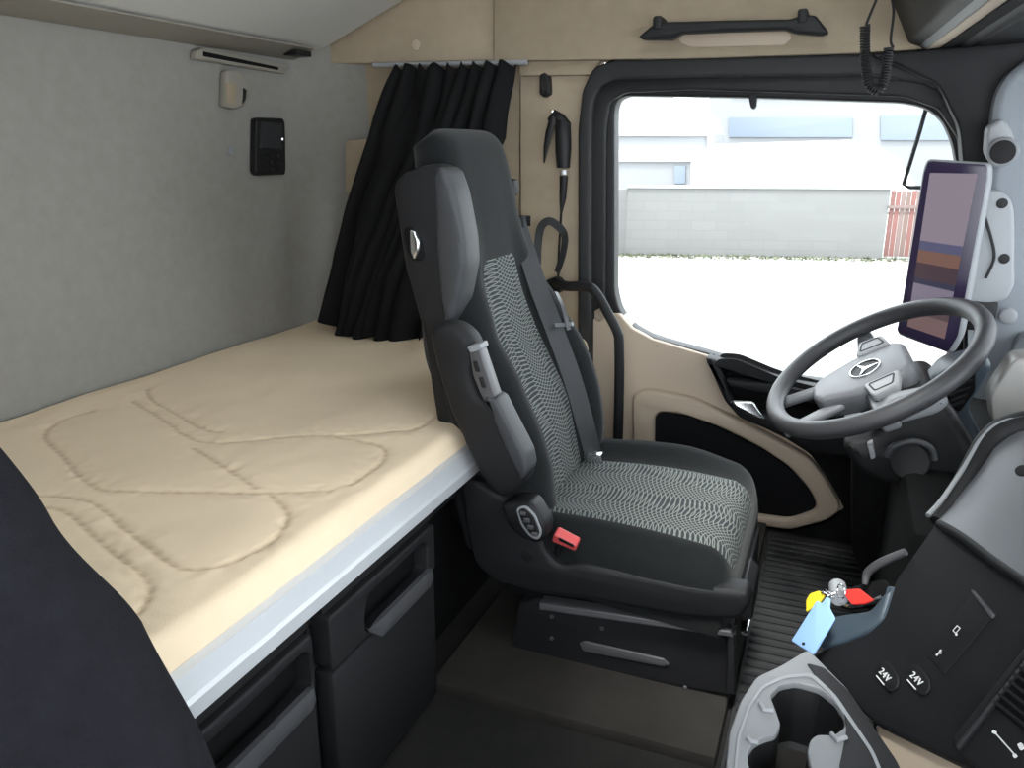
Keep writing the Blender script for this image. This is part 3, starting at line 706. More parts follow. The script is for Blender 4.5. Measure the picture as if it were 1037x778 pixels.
def seat_cushion(yc, xb, xf, zt_, parent, w0=0.215, w1=0.235):
    rings = []; front = []; NS = 34; L = xf-xb
    acc = 0; prev = None
    for i in range(NS+1):
        t = i/NS
        # rounded nose: station runs over the front edge
        if t < .8: x = xb+(L-0.045)*t/.8; zz = 0.012*math.sin(t/.8*PI*0.9); hgt = 1
        else:
            a = (t-.8)/.2*PI/2; x = xf-0.045+0.045*math.sin(a); zz = -0.105*(1-math.cos(a)); hgt = math.cos(a)
        w_ = lerp(w0, w1, sm(0, .6, t))*(1-0.10*sm(.85, 1, t)); b = 0.026*(1-sm(.5, .95, t))+0.006
        def off(v): return b*(1 if v > 0 else .25)*sm(.5, .85, abs(v)/w_)-0.045*sm(.82, 1.0, abs(v)/w_)
        zb = zt_-0.11-0.03*t
        top = [Vector((x, yc+v, zt_+zz+off(v)-0.0)) for v in [w_*(-1+2*k/30) for k in range(31)]]
        bot = [Vector((min(x, xf-0.02), yc+v*0.97, min(zb, q.z-0.006))) for v, q in ((w_*(1-2*k/10), top[30-3*k]) for k in range(11))]
        rings.append(top+bot)
        if .02 < t < .93:
            row = []
            for k in range(25):
                q = -1+2*k/24; v = (q*0.70-0.13)*w_; ed = (1-sm(.85, 1, abs(q)))*sm(.02, .06, t)*(1-sm(.89, .93, t))
                row.append((Vector((x+(0.004*(1-hgt))*ed, yc+v, zt_+zz+off(v)+0.0045*ed-0.004*(1-ed))), v))
            if prev: acc += (row[12][0]-prev).length
            prev = row[12][0]; front.append((row, acc))
    loft('cushion', rings, M['fabric'], parent, angle=60)
    loft('cushion_insert', [[q[0] for q in r] for r, _ in front], M['pattern'], parent, cap=False, closed=False,
         uv=lambda i, k: (front[i][0][k][1], front[i][1]))

YS = 1.44
PATH = [(-.452, .235), (-.468, .30), (-.497, .41), (-.540, .50), (-.580, .585), (-.604, .67), (-.614, .745), (-.629, .84), (-.646, .920), (-.665, .966), (-.692, .982)]
ds = thing('driver_seat', 'black driver seat with wavy grey patterned insert facing steering wheel', 'seat')
seat_back(YS, PATH, ds)
seat_cushion(YS-.008, -.50, -.095, .268, ds)
# rear shell behind headrest, vinyl-faced
SH = [(396, 190), (403, 177), (430, 166), (446, 166), (457, 180), (468, 240), (471, 268), (465, 300), (458, 326), (446, 340), (480, 470), (505, 560), (470, 560), (448, 470), (425, 330), (408, 270)]
shell = yplate('seat_shell', SH, YS-0.225, 0.06, M['dark'], ds, r=0.02, bev=0.014)
yplate('shell_padding', [(437, 178), (443, 168), (452, 172), (460, 195), (469, 240), (471, 268), (465, 300), (458, 326), (450, 334), (444, 300), (440, 240)], YS-0.232, 0.07, M['vinyl'], ds, r=0.012, bev=0.012)
box('back_panel', (-.66, YS-.15, .20), (-.60, YS+.19, .62), M['dark'], ds, 0.02)
cup = yplate('lever_recess', [(408, 232), (415, 228), (426, 240), (430, 262), (421, 266), (412, 258)], YS-0.228, 0.01, M['blackm'], ds, r=0.01, bev=0.003)
yplate('recline_lever', [(414, 232), (420, 234), (424, 244), (424, 256), (419, 264), (415, 256)], YS-0.236, 0.012, M['chrome'], cup, r=0.006, bev=0.004)
# guide of the belt on the far side
bg_ = box('belt_guide', at(515, 208, y=1.60)-Vector((0.02, 0.02, 0.03)), at(526, 226, y=1.60)+Vector((0.01, 0.02, 0.0)), M['dark'], ds, 0.008)
box('far_shell_edge', at(512, 186, y=1.60)-Vector((0.03, 0.02, 0.025)), at(519, 186, y=1.60)+Vector((0.01, 0.02, 0.01)), M['dark'], ds, 0.01)
# folded-up armrest
AM = [(432, 338), (438, 329), (456, 327), (472, 338), (480, 352), (478, 385), (484, 402), (503, 405), (513, 425), (532, 462), (536, 480), (526, 496), (506, 506), (494, 500), (478, 470), (455, 420), (440, 375)]
am = yplate('armrest', AM, YS-0.29, 0.055, M['dark'], ds, r=0.014, bev=0.018)
yplate('armrest_cover', [(488, 400), (503, 405), (513, 425), (532, 462), (535, 478), (527, 488), (514, 462), (500, 430)], YS-0.297, 0.05, M['vinyl'], am, r=0.008, bev=0.008)
sp_ = yplate('switch_strip', [(474, 352), (484, 350), (502, 403), (490, 408), (478, 380)], YS-0.294, 0.03, M['handle'], am, r=0.004, bev=0.004)
for a, b in ((481, 372), (487, 388)):
    yplate('strip_button', [(a-2.5, b-6), (a+1.5, b-6), (a+5, b+5), (a+0.5, b+5)], YS-0.297, 0.006, M['black'], sp_, r=0.002, bev=0.001)
yplate('end_clip', [(472, 352), (486, 348), (488, 354), (476, 358)], YS-0.300, 0.03, M['grey'], am, r=0.003, bev=0.003)
# side shield, control pod, suspension base
SS = [(464, 488), (480, 486), (505, 502), (530, 508), (545, 535), (552, 560), (566, 574), (590, 572), (640, 582), (700, 594), (757, 600), (760, 614), (748, 630), (690, 626), (600, 610), (540, 602), (500, 590), (480, 574), (472, 540)]
ss = yplate('side_shield', SS, YS-0.245, 0.05, M['dark'], ds, r=0.016, bev=0.012)
yplate('far_shield', SS, YS+0.19, 0.04, M['dark'], ds, r=0.016, bev=0.012)
box('seat_pan', (-.52, YS-.20, .105), (-.12, YS+.20, .18), M['blackm'], ds, 0.01)
pod = yplate('control_pod', [(505, 512), (520, 508), (538, 510), (552, 532), (553, 546), (545, 552), (530, 548), (515, 535)], YS-0.268, 0.05, M['black'], ds, r=0.01, bev=0.01)
yplate('button_ring', [(522, 515), (532, 512), (542, 522), (549, 540), (545, 548), (536, 544), (527, 532)], YS-0.272, 0.005, M['grey'], pod, r=0.008, bev=0.002)
yplate('button_field', [(524, 517), (531, 514.5), (540, 523), (546.5, 539), (544, 545), (537, 542), (529, 531)], YS-0.274, 0.005, M['black'], pod, r=0.007, bev=0.002)
for a, b in ((529.5, 520), (533.5, 527), (537.5, 534), (541.5, 541)):
    p = at(a, b, y=YS-0.274); box('seat_button', p-Vector((0.0055, 0.003, 0.004)), p+Vector((0.0055, 0.003, 0.004)), M['handle'], pod, 0.0015)
cyl('shield_cap', at(534, 563, y=YS-0.245)+Vector((0, 0.001, 0)), (0, -1, 0), 0.011, 0.003, M['black'], ds)
bp_ = yplate('suspension_box', [(545, 606), (600, 616), (745, 640), (741, 706), (640, 690), (560, 674), (516, 662), (525, 612)], 1.225, 0.42, M['dark'], ds, r=0.006, bev=0.006)
yplate('box_groove', [(586, 652), (592, 650), (672, 668), (678, 674), (672, 676), (590, 660)], 1.221, 0.008, M['handle'], bp_, r=0.003, bev=0.003)
yplate('slide_rail', [(546, 611), (740, 640), (742, 646), (546, 618)], 1.205, 0.03, M['handle'], ds, r=0.002, bev=0.002)
yplate('box_end_flange', [(736, 642), (745, 642), (744, 705), (735, 704)], 1.210, 0.03, M['dark'], ds, r=0.002, bev=0.003)
for a, b in ((559, 624), (559, 646), (610, 636), (694, 696)):
    cyl('bolt', at(a, b, y=1.224), (0, -1, 0), 0.004, 0.004, M['handle'], bp_, 0.001, 10)
yplate('front_latch', [(746, 594), (754, 590), (764, 600), (762, 628), (750, 630), (748, 610)], 1.30, 0.10, M['black'], ds, r=0.004, bev=0.004)
box('release_bar', (-.10, 1.30, .085), (-.075, 1.42, .092), M['chrome'], ds, 0.002)
bk = thing('belt_buckle', 'red belt buckle standing beside near edge of seat cushion', 'buckle')
bf = frame(at(573, 546, y=1.205), at(586, 551, y=1.205)-at(562, 541, y=1.205), (0, -0.35, 1))
plate('buckle_body', [rnd([(-.023, -.011), (.023, -.011), (.024, .006), (-.020, .012)], 0.005)], bf @ Matrix.Translation((0, 0, -0.012)), 0.022, M['red'], bk, 0.004)
plate('buckle_slot', [rnd([(-.010, .002), (.018, -.001), (.019, .006), (-.010, .010)], 0.002)], bf @ Matrix.Translation((0, 0, 0.0095)), 0.0015, M['black'], bk, 0.0005)
tube('buckle_stalk', [bf @ Vector((-.005, -.008, 0)), bf @ Vector((-.01, -.05, 0))], 0.009, M['black'], bk, n=10)

# seat belt
sb = thing('seat_belt', 'charcoal seat belt running diagonally over driver seat backrest', 'belt')
ribbon('webbing', [at(522, 222, y=1.585), at(530, 245, y=1.575), at(545, 290, y=1.54), at(562, 335, y=1.525), at(580, 385, y=1.515), at(594, 435, y=1.515), at(601, 462, y=1.54)], 0.046, 0.0025, M['belt'], sb, Vector((0.8, -0.55, 0.25)))
ribbon('tongue_strap', [at(563, 296, y=1.56), at(570, 312, y=1.53), at(576, 334, y=1.52)], 0.010, 0.003, M['handle'], sb, Vector((0.8, -0.55, 0.25)))
ribbon('belt_loop', [at(556, 330, y=1.535), at(580, 328, y=1.525)], 0.008, 0.006, M['grey'], sb, Vector((0.8, -0.55, 0.25)), 0)
box('belt_tongue', at(598, 464, y=1.53)-Vector((0.014, 0.01, 0.012)), at(610, 464, y=1.53)+Vector((0.0, 0.01, 0.012)), M['chrome'], sb, 0.003)
box('belt_anchor', at(602, 472, y=1.535)-Vector((0.010, 0.01, 0.012)), at(602, 468, y=1.535)+Vector((0.014, 0.01, 0.006)), M['label'], sb, 0.003)

# passenger seat (only the far edge of its backrest shows)
ps = thing('passenger_seat', 'dark cloth passenger seat backrest edge at lower left corner', 'seat')
PY = 0.19
path2_ = [(-.415, .23), (-.43, .33), (-.45, .42), (-.475, .52), (-.50, .61), (-.52, .69), (-.54, .76), (-.57, .86), (-.60, .93), (-.63, .97), (-.66, .98)]
path2 = [(x, z-0.10) for x, z in path2_]+[(-.70, .95), (-.73, .955)]
KEEP = M['fabric']; M['fabric'] = mat('navy_black_cloth', (0.011, 0.011, 0.014), 0.95, 0.6, 400, var=0.15, vscale=60, spec=0.15)
seat_back(PY, path2, ps, insert=False, neck=0.022)
M['fabric'] = KEEP
seat_cushion(PY, -.46, -.06, .262, ps)
box('seat_base', (-.45, PY-.19, -.02), (-.10, PY+.19, .14), M['black'], ps, 0.01)

# ================================================================== STEERING WHEEL
WN = Vector((-.51, -.209, .834)).normalized(); WC = Vector((.083, 1.554, .537)); WR = 0.190
sw = thing('steering_wheel', 'dark leather steering wheel with grey hub and star emblem', 'steering wheel')
wa = WN.cross(Vector((0, 1, 0))).normalized()      # towards the driver / down-left of rim
wb = WN.cross(wa)
if wa.z > 0: wa = -wa
if wb.y < 0: wb = -wb
wb = WN.cross(wa)*(1 if WN.cross(wa).y > 0 else -1)
def wp(a, b, n=0): return WC+wa*a+wb*b+WN*n
bm = bmesh.new(); atube(bm, [wp(WR*math.cos(2*PI*k/72), WR*math.sin(2*PI*k/72)) for k in range(72)], 0.0168, 18, closed=True)
bmobj('rim', bm, M['wheel'], sw)
HF = frame(WC, wb, -wa)                           # u lateral, v up the wheel
if HF.to_3x3().col[2].dot(WN) < 0: HF = frame(WC, -wb, -wa)
hubp = [(-.070, .045), (-.050, .062), (.050, .062), (.070, .045), (.070, -.030), (.042, -.105), (.020, -.118), (-.020, -.118), (-.042, -.105), (-.070, -.030)]
hub = plate('hub', [rnd(hubp, 0.02)], HF @ Matrix.Translation((0, 0, -0.050)), 0.050, M['hub'], sw, 0.012)
for s in (-1, 1):
    plate('spoke', [rnd([(s*.06, .022), (s*.19, .012), (s*.19, -.018), (s*.06, -.030)], 0.008)], HF @ Matrix.Translation((0, 0, -0.034)), 0.02, M['hub'], sw, 0.007)
    pd = plate('button_pad', [rnd([(s*.058, .040), (s*.108, .030), (s*.112, -.014), (s*.062, -.024)], 0.008)], HF @ Matrix.Translation((0, 0, -0.014)), 0.018, M['ltgrey'], sw, 0.004)
    plate('pad_buttons', [rnd([(s*.066, .032), (s*.100, .025), (s*.103, -.008), (s*.069, -.016)], 0.006), rnd([(s*.0685, .0285), (s*.0975, .0225), (s*.100, -.006), (s*.0715, -.0125)], 0.004)], HF @ Matrix.Translation((0, 0, 0.004)), 0.0012, M['dark'], pd, 0.0004)
    plate('lower_spoke', [rnd([(s*.020, -.04), (s*.05, -.04), (s*.075, -.185), (s*.050, -.19)], 0.006)], HF @ Matrix.Translation((0, 0, -0.036)), 0.016, M['hub'], sw, 0.006)
sf = HF @ Matrix.Translation((0, -0.014, 0.0002))
plate('emblem', [circ((0, 0), .029), circ((0, 0), .0262)], sf, 0.003, M['chrome'], sw, 0.0008)
plate('emblem_field', [circ((0, 0), .0268)], sf, 0.0008, M['black'], sw, 0)
star = []
for k in range(6):
    a = PI/2+k*PI/3; r_ = .0268 if k % 2 == 0 else .0045
    star.append((r_*math.cos(a), r_*math.sin(a)))
plate('emblem_star', [star], sf, 0.0025, M['chrome'], sw, 0.0006)
# column and shroud
sc = thing('steering_column', 'black steering column shroud with light switch below the wheel', 'column')
tube('column', [WC-WN*0.045, WC-WN*0.12+Vector((.012, 0, 0))], [0.060, 0.066], M['grey'], sc, n=24)  # grey instead of black: light on the column put into the colour
yplate('shroud', [(884, 440), (905, 408), (950, 398), (968, 420), (992, 462), (980, 480), (960, 494), (900, 494), (868, 478), (850, 450)], 1.42, 0.26, M['black'], sc, r=0.02, bev=0.02)
yplate('lit_shroud_top', [(880, 428), (902, 404), (948, 396), (964, 408), (952, 420), (900, 434)], 1.405, 0.05, M['grey'], sc, r=0.012, bev=0.012)  # grey plate paints the light on top of the black shroud
ms = cyl('light_switch', at(923, 468, y=1.415)+Vector((0, 0.004, 0)), (-0.3, -1, 0.3), 0.032, 0.018, M['black'], sc, 0.004)
tube('switch_grip', [at(898, 462, y=1.39), at(905, 452, y=1.385), at(925, 447, y=1.385), at(942, 454, y=1.39), at(946, 466, y=1.39)], 0.006, M['vinyl'], ms, n=10, smooth=4)
yplate('side_button', [(878, 452), (884, 449), (887, 464), (882, 466)], 1.40, 0.03, M['grey'], sc, r=0.003, bev=0.002)

# ================================================================== DASHBOARD
db = thing('dashboard', 'black dashboard with side air vent behind the steering wheel', 'dashboard')
box('lower_dash', (.14, 1.16, -.02), (1.05, 1.93, .40), M['blackm'], db, 0.02)
yplate('knee_panel', [(862, 440), (985, 440), (1000, 600), (900, 640), (862, 560)], 1.60, 0.30, M['blackm'], db, r=0.02, bev=0.02)
box('dash_top', (.36, 1.30, .46), (1.05, 1.93, .56), M['pillar'], db, 0.03)
yplate('vent_surround', [(925, 410), (958, 372), (1000, 362), (1006, 372), (980, 415), (1000, 452), (985, 470), (950, 440)], 1.50, 0.10, M['teal'], db, r=0.015, bev=0.012)
vt = yplate('air_vent', [(957, 392), (975, 374), (988, 374), (988, 396), (972, 418), (962, 412)], 1.492, 0.02, M['blackm'], db, r=0.006, bev=0.003)
for k in range(5):
    yplate('vent_slat', [(959+k*1.2, 388+k*5.5), (987-k*2.5, 377+k*7), (987-k*2.5, 379.5+k*7), (959+k*1.2, 391+k*5.5)], 1.486, 0.01, M['dark'], vt, r=0.0005, bev=0.0008)
yplate('instrument_cowl', [(1003, 400), (1028, 363), (1100, 358), (1100, 480), (1037, 446), (1006, 430)], 1.38, 0.06, mat('cowl_grey', (0.27, 0.26, 0.25), 0.35), db, r=0.012, bev=0.005)

# centre console, angled towards the seats
u = Vector((.456, -.890, 0)); nh = Vector((-.890, -.456, 0)); b_ = math.radians(33)
v = Vector((0, 0, math.cos(b_)))-nh*math.sin(b_)
A = at(905, 680, y=.95); CF = frame(A, u, v); CN = CF.to_3x3().col[2]
def cp(l, n=0.0): return [loc2(CF, atp(px, py, A+CN*n, CN)) for px, py in l]
def cplate(name, px, n0, depth, m, parent, r=0.006, bev=0.002, holes=()):
    return plate(name, [rnd(cp(px, n0+depth), r)]+[rnd(cp(h, n0+depth), r) for h in holes], CF @ Matrix.Translation((0, 0, n0)), depth, m, parent, bev)
cc = thing('centre_console', 'black centre console with power sockets at lower right', 'console')
FACE = [(950, 524), (1100, 630), (1100, 800), (1000, 790), (888, 735), (828, 682), (822, 662), (850, 650), (880, 640), (893, 622), (905, 588), (925, 560)]
cplate('console_face', FACE, -0.30, 0.30, M['dark'], cc, r=0.012, bev=0.006)
pk = cplate('socket_panel', [(984, 600), (1005, 624), (956, 684), (938, 664)], 0.0, 0.0015, M['black'], cc, r=0.003, bev=0.0008)
cplate('panel_lip', [(982, 598), (985, 597), (1007, 622), (1004, 627)], 0.0, 0.004, M['handle'], pk, r=0.002, bev=0.001)
def dirs(): return CF.to_3x3()
def cpt(px, py, n=0.0): return atp(px, py, A+CN*n, CN)
def tfr(px, py, n=0.003): return CF @ Matrix.Translation((*loc2(CF, atp(px, py, A+CN*n, CN)), n))
for a, b in ((895, 684), (927, 688)):
    s = cplate('power_socket', [(a-3, b-16), (a+5, b-13), (a+15, b+2), (a+14, b+12), (a+6, b+18), (a-6, b+6), (a-10, b-6)], 0.0, 0.004, M['black'], cc, r=0.006, bev=0.002)
    text('socket_lettering', '24V', tfr(a+1, b, 0.0045), 0.0115, M['white'], s, bold=0.0)
    f2 = tfr(a+1, b, 0.0045)
    plate('underline', [[(-.009, -.0092), (.009, -.0092), (.009, -.0078), (-.009, -.0078)]], f2, 0.0006, M['white'], s, 0)
f3 = tfr(969, 638, 0.0018) @ Matrix.Scale(.62, 4)
plate('device_symbol', [rnd([(-.006, -.007), (.004, -.007), (.004, .007), (-.006, .007)], .001), rnd([(-.0048, -.0055), (.0028, -.0055), (.0028, .0055), (-.0048, .0055)], .001)], f3, 0.0006, M['white'], pk, 0)
plate('device_symbol', [circ((.006, -.007), .0025)], f3, 0.0006, M['white'], pk, 0)
f4 = tfr(951, 661, 0.0018) @ Matrix.Scale(.62, 4)
plate('usb_symbol', [[(-.001, -.006), (.001, -.006), (.001, .003), (.003, .003), (0, .0075), (-.003, .003), (-.001, .003)]], f4, 0.0006, M['white'], pk, 0)
plate('usb_symbol', [circ((0, -.006), .0022)], f4, 0.0006, M['white'], pk, 0)
plate('usb_symbol', [[(.001, -.002), (.005, 0.000), (.005, .003), (.0038, .003), (.0038, .001), (.001, -.0005)]], f4, 0.0006, M['white'], pk, 0)
# heater / vent block at lower right edge
hv = thing('console_air_vent', 'slatted air vent with white slider at lower right corner', 'vent')
cplate('vent_panel', [(1100, 600), (1100, 800), (1010, 800), (960, 752), (1000, 705), (1036, 660)], 0.001, 0.02, M['dark'], hv, r=0.006, bev=0.004)
cplate('vent_cavity', [(1030, 672), (1075, 690), (1060, 760), (1002, 712)], 0.021, 0.002, M['blackm'], hv, r=0.003, bev=0.0008)
for k in range(6):
    a, b = 1006+k*5, 708-k*7
    cplate('vent_slat', [(a, b), (a+50, b+40), (a+48, b+43), (a-1, b+3)], 0.022, 0.006, M['black'], hv, r=0.001, bev=0.001)
cplate('slider_line', [(1007, 742.5), (1008, 741.7), (1028, 764.2), (1027, 765)], 0.0212, 0.001, M['white'], hv, r=0.0002, bev=0)
cplate('slider_dot', [(1004, 742), (1006, 739), (1009, 741), (1008, 744)], 0.0212, 0.0012, M['white'], hv, r=0.001, bev=0)
cplate('slider_dot', [(1025, 765), (1028, 763), (1030, 766), (1027, 768)], 0.0212, 0.0012, M['white'], hv, r=0.001, bev=0)
cplate('slider_knob', [(1030, 754), (1034, 752), (1037, 757), (1033, 760)], 0.0212, 0.002, M['white'], hv, r=0.001, bev=0)
cplate('thumb_ridge', [(962, 748), (1037, 654), (1050, 655), (968, 760)], 0.018, 0.010, M['dark'], hv, r=0.003, bev=0.004)
# console crown: grey top, its lit look put into the colour, with raised rim
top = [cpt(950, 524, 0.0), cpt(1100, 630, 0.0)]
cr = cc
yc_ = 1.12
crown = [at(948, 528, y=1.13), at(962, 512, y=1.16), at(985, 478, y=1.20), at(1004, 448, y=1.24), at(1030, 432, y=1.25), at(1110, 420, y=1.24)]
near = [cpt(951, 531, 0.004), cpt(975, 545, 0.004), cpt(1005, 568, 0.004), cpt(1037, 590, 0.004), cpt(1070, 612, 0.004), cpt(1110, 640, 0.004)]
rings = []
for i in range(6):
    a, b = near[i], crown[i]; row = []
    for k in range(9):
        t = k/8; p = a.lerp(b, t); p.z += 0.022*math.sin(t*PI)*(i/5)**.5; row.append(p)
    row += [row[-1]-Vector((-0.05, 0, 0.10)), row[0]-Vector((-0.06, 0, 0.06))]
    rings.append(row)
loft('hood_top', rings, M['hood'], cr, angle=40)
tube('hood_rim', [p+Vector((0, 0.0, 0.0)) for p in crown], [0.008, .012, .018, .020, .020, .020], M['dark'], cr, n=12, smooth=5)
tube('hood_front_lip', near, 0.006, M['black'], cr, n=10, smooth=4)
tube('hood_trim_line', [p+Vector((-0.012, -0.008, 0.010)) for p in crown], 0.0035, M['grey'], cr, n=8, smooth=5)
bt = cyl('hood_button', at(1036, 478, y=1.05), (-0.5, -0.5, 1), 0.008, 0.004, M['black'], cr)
# beige strip under console
bs = cc
cplate('base_panel', [(886, 733), (960, 764), (1100, 800), (1100, 900), (930, 900)], -0.06, 0.045, M['beige_pl'], bs, r=0.004, bev=0.004)

# key tray with handle behind console edge
tr = thing('side_tray', 'dark open tray on console edge with bright rim holding keys', 'tray')
tc_ = [(826, 642), (832, 628), (850, 622), (880, 618), (895, 600), (904, 590), (893, 625), (876, 640), (848, 652), (828, 656)]
cplate('tray_shell', tc_, -0.02, 0.026, M['teal'], tr, r=0.008, bev=0.006)
tube('tray_rim', [cpt(850, 609, .004), cpt(858, 614, .006), cpt(875, 612, .008), cpt(893, 604, .006)], 0.0022, M['chrome'], tr, n=8, smooth=5)
tube('tray_handle', [cpt(876, 592, -.01), cpt(879, 580, -.005), cpt(892, 570, 0), cpt(917, 559, 0)], [0.004, .006, .006, .005], M['handle'], tr, n=10, smooth=5)
cplate('tray_floor', [(840, 600), (895, 585), (905, 600), (890, 612), (850, 616)], -0.03, 0.01, M['blackm'], tr, r=0.01, bev=0.003)
tube('ignition_key_barrel', [cpt(848, 594, .0), cpt(850, 606, .012)], 0.012, M['grey'], tr, n=16)
# keys and tags
ky = thing('key_bunch', 'key ring with metal keys hanging from the side tray', 'keys')
rc = cpt(852, 599, .022)
tube('key_ring', [rc+CF.to_3x3() @ Vector((0.010*math.cos(a), 0.008*math.sin(a), 0.004*math.sin(a))) for a in [2*PI*k/24 for k in range(24)]], 0.0011, M['chrome'], ky, n=6, closed=True)
tube('key_shank', [cpt(846, 600, .02), cpt(838, 603, .026), cpt(832, 600, .03)], 0.0022, M['chrome'], ky, n=8)
for a in ((843, 604, .024), (838, 599, .028)):
    tube('chain_link', [cpt(*a)+CF.to_3x3() @ Vector((0.004*math.cos(q), 0, 0.004*math.sin(q))) for q in [2*PI*k/14 for k in range(14)]], 0.0008, M['chrome'], ky, n=5, closed=True)
def tagp(name, label, px, n0, m, hole=None):
    t_ = thing(name, label, 'key tag', group='tags on the key ring')
    cplate('tag_body', px, n0, 0.0035, m, t_, r=0.003, bev=0.001, holes=[])
    if hole: cplate('tag_hole', [(hole[0]-1.5, hole[1]-1.5), (hole[0]+1.5, hole[1]-1.5), (hole[0]+1.5, hole[1]+1.5), (hole[0]-1.5, hole[1]+1.5)], n0+0.0034, 0.0005, M['black'], t_, r=0.002, bev=0)
    return t_
tagp('red_key_tag', 'red key tag lying on the side tray beside key ring', [(857, 597), (870, 596), (884, 607), (876, 611), (862, 612), (856, 604)], 0.012, M['redtag'])
tagp('yellow_key_tag', 'yellow key tag hanging behind the light blue tag', [(816, 608), (820, 601), (829, 598), (835, 602), (828, 612), (816, 620)], 0.024, M['yellow'])
tagp('blue_key_tag', 'light blue key tag hanging lowest with small hole', [(827, 608), (832, 611), (837, 604), (840, 606), (839, 615), (845, 626), (823, 663), (801, 649)], 0.030, M['blue'], (813.5, 652))

# cup holder tray
cz = 0.30
ch_ = thing('cup_holder', 'grey double cup holder tray at bottom beside console', 'cup holder')
ZF = frame((0, 0, cz), (1, 0, 0), (0, 1, 0))
def pz(l, z=cz): return [Vector((p.x, p.y)) for p in (at(*q, z=z) for q in l)]
OUT = [(733, 860), (734, 790), (738, 745), (750, 712), (766, 688), (790, 677), (818, 660), (834, 676), (858, 700), (905, 770), (950, 860)]
HOLE = [(150, 565), (180, 532), (230, 522), (300, 542), (350, 582), (378, 630), (378, 662), (345, 686), (292, 684), (272, 700), (262, 735), (275, 790), (240, 850), (170, 870), (110, 840), (84, 780), (80, 740), (100, 708), (132, 692), (165, 684), (182, 655), (168, 612)]
HOLE = [(730+.3315*a, 520+.3315*b) for a, b in HOLE]
plate('tray_top', [rnd(pz(OUT), 0.01), rnd(pz(HOLE), 0.006)], ZF @ Matrix.Translation((0, 0, -0.006)), 0.010, mat('tray_grey', (0.20, 0.205, 0.215), 0.5), ch_, 0.002)
IN2 = [(742, 860), (742, 790), (746, 748), (757, 716), (771, 695), (793, 685), (822, 682), (846, 704), (885, 762), (925, 860)]
IN3 = [(744.5, 860), (744.5, 790), (748.5, 749), (759, 718), (772.5, 698), (793, 688), (820, 685), (843, 706), (882, 763), (922, 860)]
plate('tray_bead', [rnd(pz(IN2, cz+.004), 0.01), rnd(pz(IN3, cz+.004), 0.01)], ZF @ Matrix.Translation((0, 0, 0.0035)), 0.002, M['grey'], ch_, 0.0006)
hp = rnd(pz(HOLE), 0.006); hc = sum(hp, Vector((0, 0)))/len(hp)
loft('cup_well', [[Vector((hc.x+(p.x-hc.x)*k, hc.y+(p.y-hc.y)*k, z)) for p in hp] for k, z in ((1.02, cz-.002), (1.0, cz-.012), (.96, cz-.05), (.90, cz-.075), (.80, cz-.078))]
     , M['black'], ch_, cap=False)
plate('well_floor', [[hc+(p-hc)*.92 for p in hp]], frame((0, 0, cz-.082), (1, 0, 0), (0, 1, 0)), 0.004, M['floor'], ch_, 0.001)
plate('dark_insert', [rnd(pz([(816, 671), (835, 676), (860, 700), (908, 770), (945, 850), (900, 850), (852, 800), (850, 775), (853, 762), (857, 740), (856, 725), (848, 708), (832, 694)], cz+.005), 0.006)], ZF @ Matrix.Translation((0, 0, 0.002)), 0.003, M['dark'], ch_, 0.001)
def clip_(px):
    q = [at(a, b, z=cz+.006) for a, b in px]; tube('cup_clip', q, 0.0028, M['grey'], ch_, n=8)
clip_([(770, 712), (774, 719), (783, 720)]); clip_([(757, 747), (761, 751), (768, 752)]); clip_([(842, 743), (848, 750), (857, 747)])
box('pedestal', (-.06, .60, -.02), (.12, .90, .215), M['dark'], ch_, 0.02)

# ================================================================== SCREEN ON THE A PILLAR
cam_ = thing('mirror_screen', 'tall mirror camera display mounted on the A pillar', 'screen')
pTL = at(941, 163, y=1.83); pTR = at(1000, 167, y=1.80); pBL = at(912, 335, y=1.83)
SF = frame(pBL, pTR-pTL, pTL-pBL); SN = SF.to_3x3().col[2]
def sp(l): return [loc2(SF, atp(px, py, pBL, SN)) for px, py in l]
BZ = [(940, 163), (1000, 167), (999, 182), (970, 340), (960, 357), (908, 336), (912, 318), (936, 175)]
plate('housing', [rnd(sp([(938, 161), (1003, 165), (1003, 182), (975, 340), (964, 360), (907, 339), (911, 318), (934, 172)]), 0.012)], SF @ Matrix.Translation((0, 0, -0.032)), 0.030, M['ltgrey'], cam_, 0.008)
plate('bezel', [rnd(sp(BZ), 0.008)], SF @ Matrix.Translation((0, 0, -0.002)), 0.004, mat('bezel', (0.03, 0.02, 0.055), 0.2), cam_, 0.001)
scr = [(942, 175), (990, 176), (957, 343), (919, 330)]
def sq(t0, t1):
    f = lambda a, b, t: (a[0]+(b[0]-a[0])*t, a[1]+(b[1]-a[1])*t)
    return [f(scr[0], scr[3], t0), f(scr[1], scr[2], t0), f(scr[1], scr[2], t1), f(scr[0], scr[3], t1)]
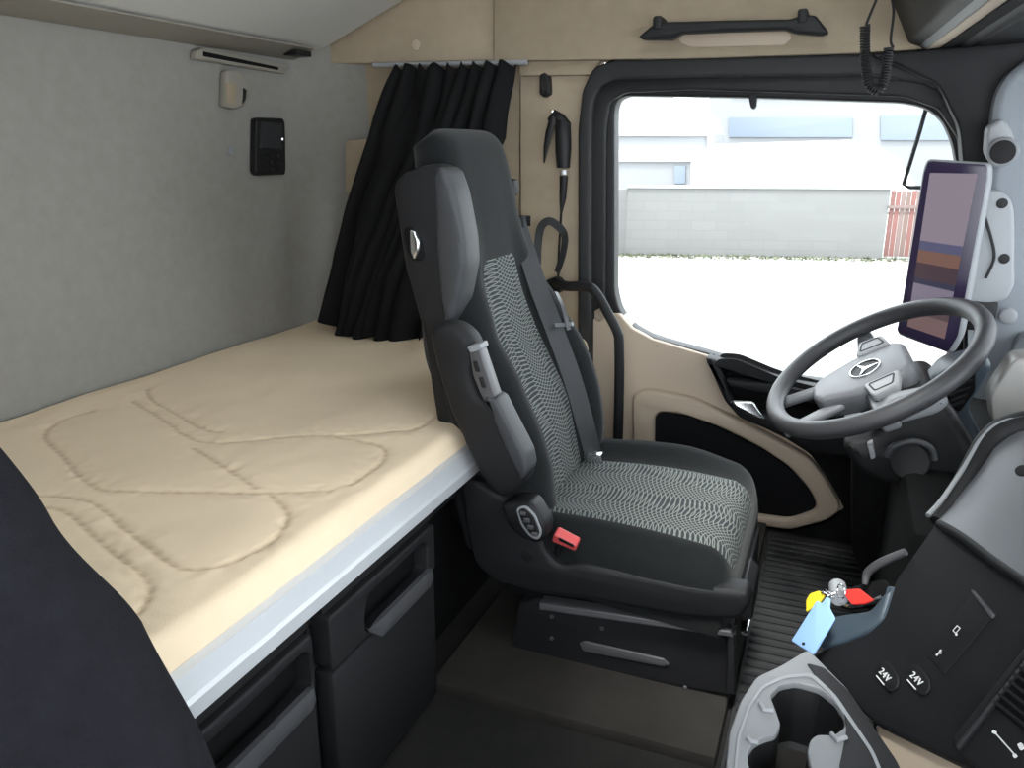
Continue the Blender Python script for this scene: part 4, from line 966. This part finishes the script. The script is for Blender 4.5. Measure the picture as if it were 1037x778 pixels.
bands = [(0, .44, (.36, .30, .37)), (.44, .50, (.13, .13, .24)), (.50, .58, (.26, .14, .11)), (.58, .68, (.09, .055, .07)), (.68, .715, (.05, .05, .10)), (.715, .85, (.29, .25, .33)), (.85, .90, (.12, .08, .09)), (.90, 1, (.24, .15, .15))]
for i, (a, b, c) in enumerate(bands):
    plate('screen_image', [sp(sq(a, b+.002))], SF @ Matrix.Translation((0, 0, 0.0021)), 0.0004, emis('screen_band', c, 0.62), cam_, 0)
br = thing('screen_bracket', 'grey mounting bracket with two bolts right of the screen', 'bracket')
yplate('bracket_plate', [(975, 194), (1012, 192), (1024, 200), (1028, 215), (1028, 290), (1020, 304), (1000, 309), (975, 306)], 1.86, 0.04, M['ltgrey'], br, r=0.012, bev=0.008)
for a, b in ((1015, 206), (1017, 262)): cyl('bolt', at(a, b, y=1.86)+Vector((0, 0.001, 0)), (0, -1, 0), 0.010, 0.003, M['black'], br, 0.001)
tube('cable', [at(997, 218, y=1.855), at(1006, 250, y=1.855), at(1006, 265, y=1.855), at(998, 282, y=1.855)], 0.0028, M['black'], br, n=6, smooth=4)
box('bracket_foot', at(978, 310, y=1.86)-Vector((0, 0, .05)), at(1006, 300, y=1.93), M['black'], br, 0.004)
tw = thing('tweeter', 'round grey speaker pod on the A pillar above bracket', 'speaker')
yplate('pod', [(1000, 128), (1014, 119), (1024, 128), (1032, 150), (1024, 168), (1008, 170), (998, 155)], 1.86, 0.05, M['ltgrey'], tw, r=0.01, bev=0.01)
cyl('ring', at(1016, 154, y=1.845)+Vector((0, 0.004, 0)), (-.15, -1, 0), 0.028, 0.012, M['grey'], tw, 0.004)
cyl('grille', at(1016, 154, y=1.833)+Vector((0, 0.004, 0)), (-.15, -1, 0), 0.022, 0.003, M['dark'], tw, 0.001)
kn = cyl('pillar_knob', at(1022, 320, y=1.87)+Vector((0, 0.01, 0)), (-.2, -1, 0), 0.017, 0.02, M['ltgrey'], None, 0.006); tag(kn, 'round grey knob on A pillar below screen bracket', 'knob')
